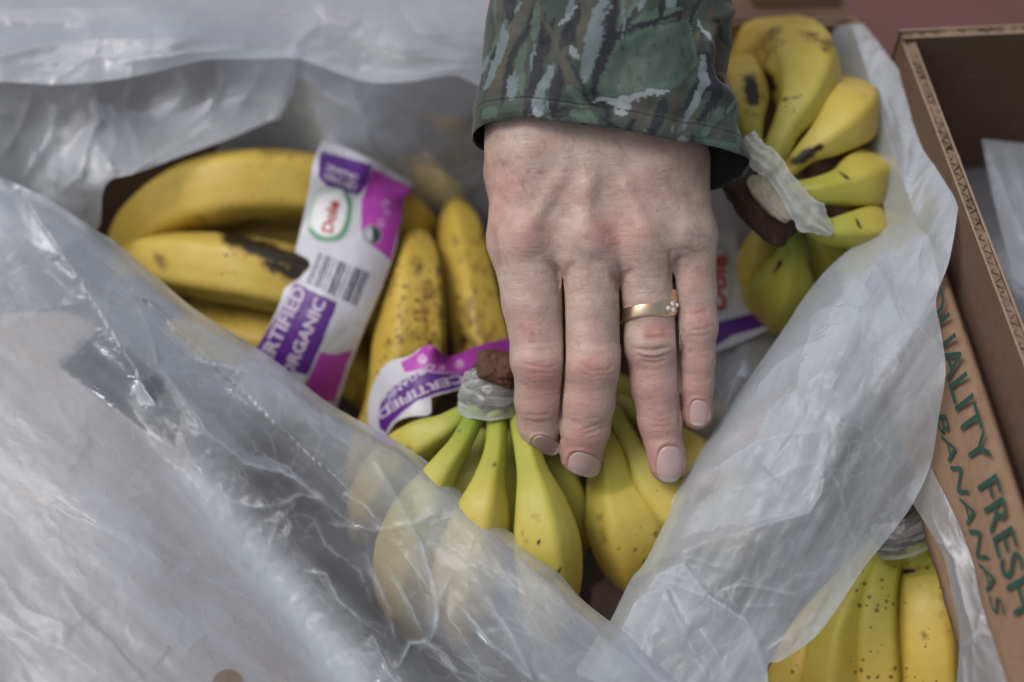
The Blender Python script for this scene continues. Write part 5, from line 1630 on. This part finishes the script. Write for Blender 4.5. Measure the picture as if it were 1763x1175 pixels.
# ------------------------------------------------------------------ sleeve
def sleeve():
    nt = 420
    ypos = np.r_[np.linspace(0, 300, 210), np.linspace(310, 760, 50)]       # how far up from the cuff
    nv = len(ypos)
    th = np.linspace(0, 2 * np.pi, nt, endpoint=False)
    TH, L = np.meshgrid(th, ypos)
    left = np.interp(L, [0, 60, 110, 220, 300, 760], [815, 822, 831, 843, 850, 850])
    right = np.interp(L, [0, 40, 90, 150, 210, 270, 330, 760], [1291, 1277, 1262, 1252, 1262, 1258, 1262, 1290])
    cx = (left + right) / 2; a = (right - left) / 2
    base = np.interp((np.cos(TH) + 1) / 2, [0, .05, .25, .5, .75, 1], [236, 232, 240, 262, 283, 287])
    k = np.clip(np.sin(TH), -1, 1)
    cuffy = base - np.where(k > 0, 40 * k ** .8, 62 * k)
    X = cx + a * np.sign(np.cos(TH)) * np.abs(np.cos(TH)) ** .86
    Y = cuffy - L + 9 * fbm(X / 60 + 2, k * 1.5, 3) * np.exp(-L / 60)
    Q = -62 + np.interp(L, [0, 300, 760], [0, 25, 120]) + np.where(k > 0, 118, 96) * np.sign(k) * np.abs(k) ** .8
    # folds in the cloth
    d = np.zeros_like(X)
    fx = X + 10 * fbm(X / 70, Y / 70, 2); fy = Y + 10 * fbm(X / 70 + 5, Y / 70, 2)
    fr = k > -.15
    for pts, am, w in (([(1255, 20), (1215, 70), (1215, 110), (1262, 200)], 16, 14), ([(1235, 40), (1246, 90), (1240, 130)], -14, 9), ([(1190, 20), (1200, 120), (1180, 200)], -8, 20), ([(1270, 180), (1240, 150), (1200, 140)], 10, 14),
                       ([(860, 20), (850, 110), (830, 190)], 8, 16), ([(930, -40), (960, 60), (990, 150)], 7, 26), ([(1020, 150), (1100, 160), (1200, 190)], 6, 18), ([(1100, -20), (1130, 50), (1190, 90)], 7, 22), ([(1290, 270), (1262, 230), (1230, 200)], 8, 12)):
        dd, _, p = poly_dist(fx, fy, pts, w * 4)
        d += np.where(fr, am * np.exp(-(dd / w) ** 2), 0)
    d += 16 * fbm(X / 90, Y / 120 + k, 3) + 7 * fbm(X / 34, Y / 50 + k, 3) + 5 * crumple(X / 70, Y / 55, 4)
    # hem: a rolled edge and a stitched groove
    hem = np.interp(L, [0, 4, 12, 28, 33, 35, 37, 42], [-2.5, .5, 2, 1.5, .6, -1.6, .6, 0])
    d += hem
    nx, nq = np.cos(TH), np.sin(TH)
    X2 = X + d * nx * .6; Q2 = Q + d * nq
    P = hand_at(X2, Y, Q2)
    # ---- printed pattern: bark, leaves and shade, in cloth coordinates that match the picture of the cuff
    G1, G2, BR, BK, GY, LT = lin(53, 64, 58), lin(72, 91, 81), lin(70, 67, 58), lin(27, 30, 37), lin(99, 111, 115), lin(129, 137, 141)
    DG = lin(58, 68, 62)
    col = np.tile(np.array(G1), (X.size, 1))
    cxp = ((X - 820) / .2893).ravel(); cyp = (Y / .2893).ravel()
    bxx = cxp + 26 * fbm(cxp / 75, cyp / 110, 3) + 22 * fbm(cxp / 16, cyp / 42 + 3, 4); byy = cyp + 24 * fbm(cxp / 75 + 8, cyp / 110, 3) + 40 * fbm(cxp / 13 + 4, cyp / 60, 3)
    # random background streaks everywhere (also round the back and up the arm)
    rs = np.random.default_rng(5)
    for n_ in range(520):
        sx = rs.uniform(-150, 1850); sy = rs.uniform(-2300, 950)
        ln = rs.uniform(90, 330); sl = rs.uniform(-.75, .15)
        c = [G2, BR, BK, GY, BR, BK, DG][rs.integers(7)]
        w = rs.uniform(5, 24)
        dd, _, p = poly_dist(bxx, byy, [(sx, sy), (sx + sl * ln * .5 + rs.uniform(-20, 20), sy + ln * .5), (sx + sl * ln, sy + ln)], w * 2)
        m = dd < w * np.sqrt(np.clip(4 * p * (1 - p) + .12, 0, 1))
        col[m] = c
    fm = (k > -.25).ravel() & (cyp > -80)
    ST = [(BR, 32, [(340, -40), (250, 120), (190, 280), (130, 500), (90, 600)]), (BK, 17, [(345, 40), (290, 200), (210, 350), (165, 560), (150, 650)]), (GY, 20, [(170, 150), (185, 230), (120, 400), (70, 545)]), (GY, 28, [(235, 420), (215, 500), (200, 600)]),
          (G2, 24, [(300, 250), (250, 420), (270, 560)]), (BK, 32, [(430, 210), (380, 320), (350, 450), (310, 600), (285, 700)]), (GY, 30, [(465, 380), (400, 510), (365, 590), (340, 700)]), (G2, 30, [(380, 20), (360, 150), (330, 240)]), (BR, 20, [(390, 90), (470, 220), (540, 420), (600, 540)]),
          (LT, 14, [(610, 40), (550, 90), (490, 150)]), (BK, 30, [(560, 110), (545, 220), (510, 300)]), (BK, 18, [(625, 20), (590, 180), (550, 280)]), (BK, 38, [(500, 390), (480, 520), (450, 690)]), (BR, 36, [(690, -30), (645, 180), (625, 310)]),
          (GY, 42, [(760, -30), (712, 150), (680, 330), (640, 500)]), (BK, 34, [(830, -30), (800, 150), (785, 270), (725, 420), (700, 580)]), (LT, 20, [(575, 270), (590, 320), (620, 350)]), (GY, 22, [(1000, -30), (960, 70)]), (GY, 30, [(1180, -30), (1150, 50)]),
          (G2, 30, [(1240, 50), (1080, 80), (930, 140)]), (DG, 0, None), (BK, 13, [(1285, 50), (1100, 105), (900, 180), (830, 225)]), (BK, 20, [(1125, -30), (1090, 95)]), (BK, 11, [(545, 330), (620, 480), (680, 625)]), (BK, 10, [(670, 622), (810, 632)]),
          (G2, 24, [(540, 500), (600, 580), (660, 640)]), (LT, 20, [(690, 598), (830, 605), (1000, 562), (1150, 543)]), (LT, 36, [(830, 670), (920, 620)]), (BR, 38, [(1010, 580), (930, 700)]), (BK, 34, [(1115, 570), (1090, 690), (1035, 830)]), (BR, 36, [(1195, 530), (1180, 780)]),
          (GY, 21, [(1330, 320), (1352, 480), (1290, 640), (1225, 770)]), (BK, 20, [(1325, 280), (1390, 420), (1405, 600), (1310, 730)]), (BR, 46, [(1400, 40), (1445, 300), (1485, 530)]), (LT, 8, [(1335, 120), (1380, 240), (1445, 295)]), (BK, 8, [(1420, 110), (1505, 260)]),
          (G2, 28, [(1455, 640), (1340, 810)]), (BK, 24, [(330, 700), (350, 640)]), (LT, 26, [(340, 650), (390, 690)]), (BK, 30, [(560, 650), (450, 690)]), (G2, 34, [(560, 660), (720, 720)]), (BK, 14, [(730, 690), (860, 770)]), (GY, 24, [(1220, 810), (1230, 860)]), (BK, 16, [(1290, 800), (1270, 870)]), (G2, 26, [(1340, 840), (1560, 900)]), (G2, 30, [(120, 640), (60, 700)])]
    for c, w, pts in ST:
        if pts is None:
            leaf = in_poly(bxx, byy, [(850, 240), (1000, 170), (1275, 105), (1315, 380), (1200, 520), (900, 560), (730, 585), (720, 500), (790, 340)]) & fm
            col[leaf] = G2
            leaf2 = in_poly(bxx, byy, [(920, 250), (1000, 210), (1265, 130), (1300, 350), (1190, 470), (900, 540), (780, 560), (800, 430), (880, 330)]) & fm
            col[leaf2] = lin(68, 80, 74)
            for _ in range(26):                      # veins and torn edges of the leaf
                sx = rs.uniform(800, 1280); sy = rs.uniform(150, 500)
                dd, _s, p = poly_dist(bxx, byy, [(sx, sy), (sx + rs.uniform(-8, 25), sy + rs.uniform(20, 80))], 30)
                col[(dd < 7 * (4 * p * (1 - p)) ** .5) & leaf] = [G2, DG, G1][rs.integers(3)]
            continue
        dd, _, p = poly_dist(bxx, byy, pts, w * 2.2)
        m = (dd < w * (.95 * np.clip(4 * p * (1 - p), 0, 1) ** .6 + .12 + .5 * fbm(cxp / 20 + w, cyp / 20, 3))) & fm
        col[m] = c
    st = ((L > 34) & (L < 36) & (np.sin(TH * 260) > .1)).ravel()
    col[st] = lin(58, 54, 50)
    o = mesh_obj('sleeve', P.reshape(-1, 3), grid_faces(nt, nv, True)[:, ::-1], M_CAMO, person, cols={'col': col})
    o['label'] = 'camouflage jacket sleeve with a hemmed cuff'
    # dark lining, a little inside the cloth and closed up the arm
    k2 = slice(0, nv, 6)
    Xi = cx + (X2 - cx) * .982; Qi = -62 + (Q2 + 62) * .972
    Pi = hand_at(Xi[k2, ::4], Y[k2, ::4] - 5, Qi[k2, ::4])
    r, c = Pi.shape[:2]
    mesh_obj('lining', Pi.reshape(-1, 3), grid_faces(c, r, True), M_LINING, o)


sleeve()

# ------------------------------------------------------------------ plastic inside the second box
gs = film_sheet('grey_plastic_sheet', ([(1600, 300), (1700, 285), (1800, 300)], [(1640, 900), (1740, 900), (1860, 880)], [(1600, 300), (1660, 560), (1640, 900)], [(1800, 300), (1850, 600), (1860, 880)]), 70, 130,
                [(1600, 300, .70), (1800, 300, .70), (1700, 560, .635), (1860, 600, .61), (1640, 900, .62), (1860, 880, .58), (1700, 420, .66)],
                [([(1690, 300), (1720, 400), (1760, 560)], 8, 12), ([(1660, 290), (1700, 420), (1740, 560)], -8, 14)], [(80, 7, 2, 1.2), (34, 2.5, 1.6, 1.2)], .88, None, M_GREY, seed=51)
tag(gs, 'smooth grey plastic sheet standing inside the taller brown box', 'plastic sheet')
ws = film_sheet('clear_plastic_bag', ([(1690, 240), (1740, 245), (1830, 255)], [(1745, 480), (1790, 520), (1860, 600)], [(1690, 240), (1712, 350), (1745, 480)], [(1830, 255), (1840, 400), (1860, 600)]), 80, 110,
                [(1690, 240, .66), (1830, 255, .665), (1712, 350, .64), (1840, 400, .63), (1745, 480, .625), (1860, 600, .60)],
                [([(1700, 250), (1735, 340), (1775, 440)], 12, 8), ([(1730, 250), (1770, 340)], 10, 8)], [(50, 8, 2, 1.1), (22, 3, 1.6, 1.1)], .5, None, M_FILM, seed=57)
tag(ws, 'bright crinkled clear plastic bag in the taller box, beside the grey sheet', 'plastic bag')
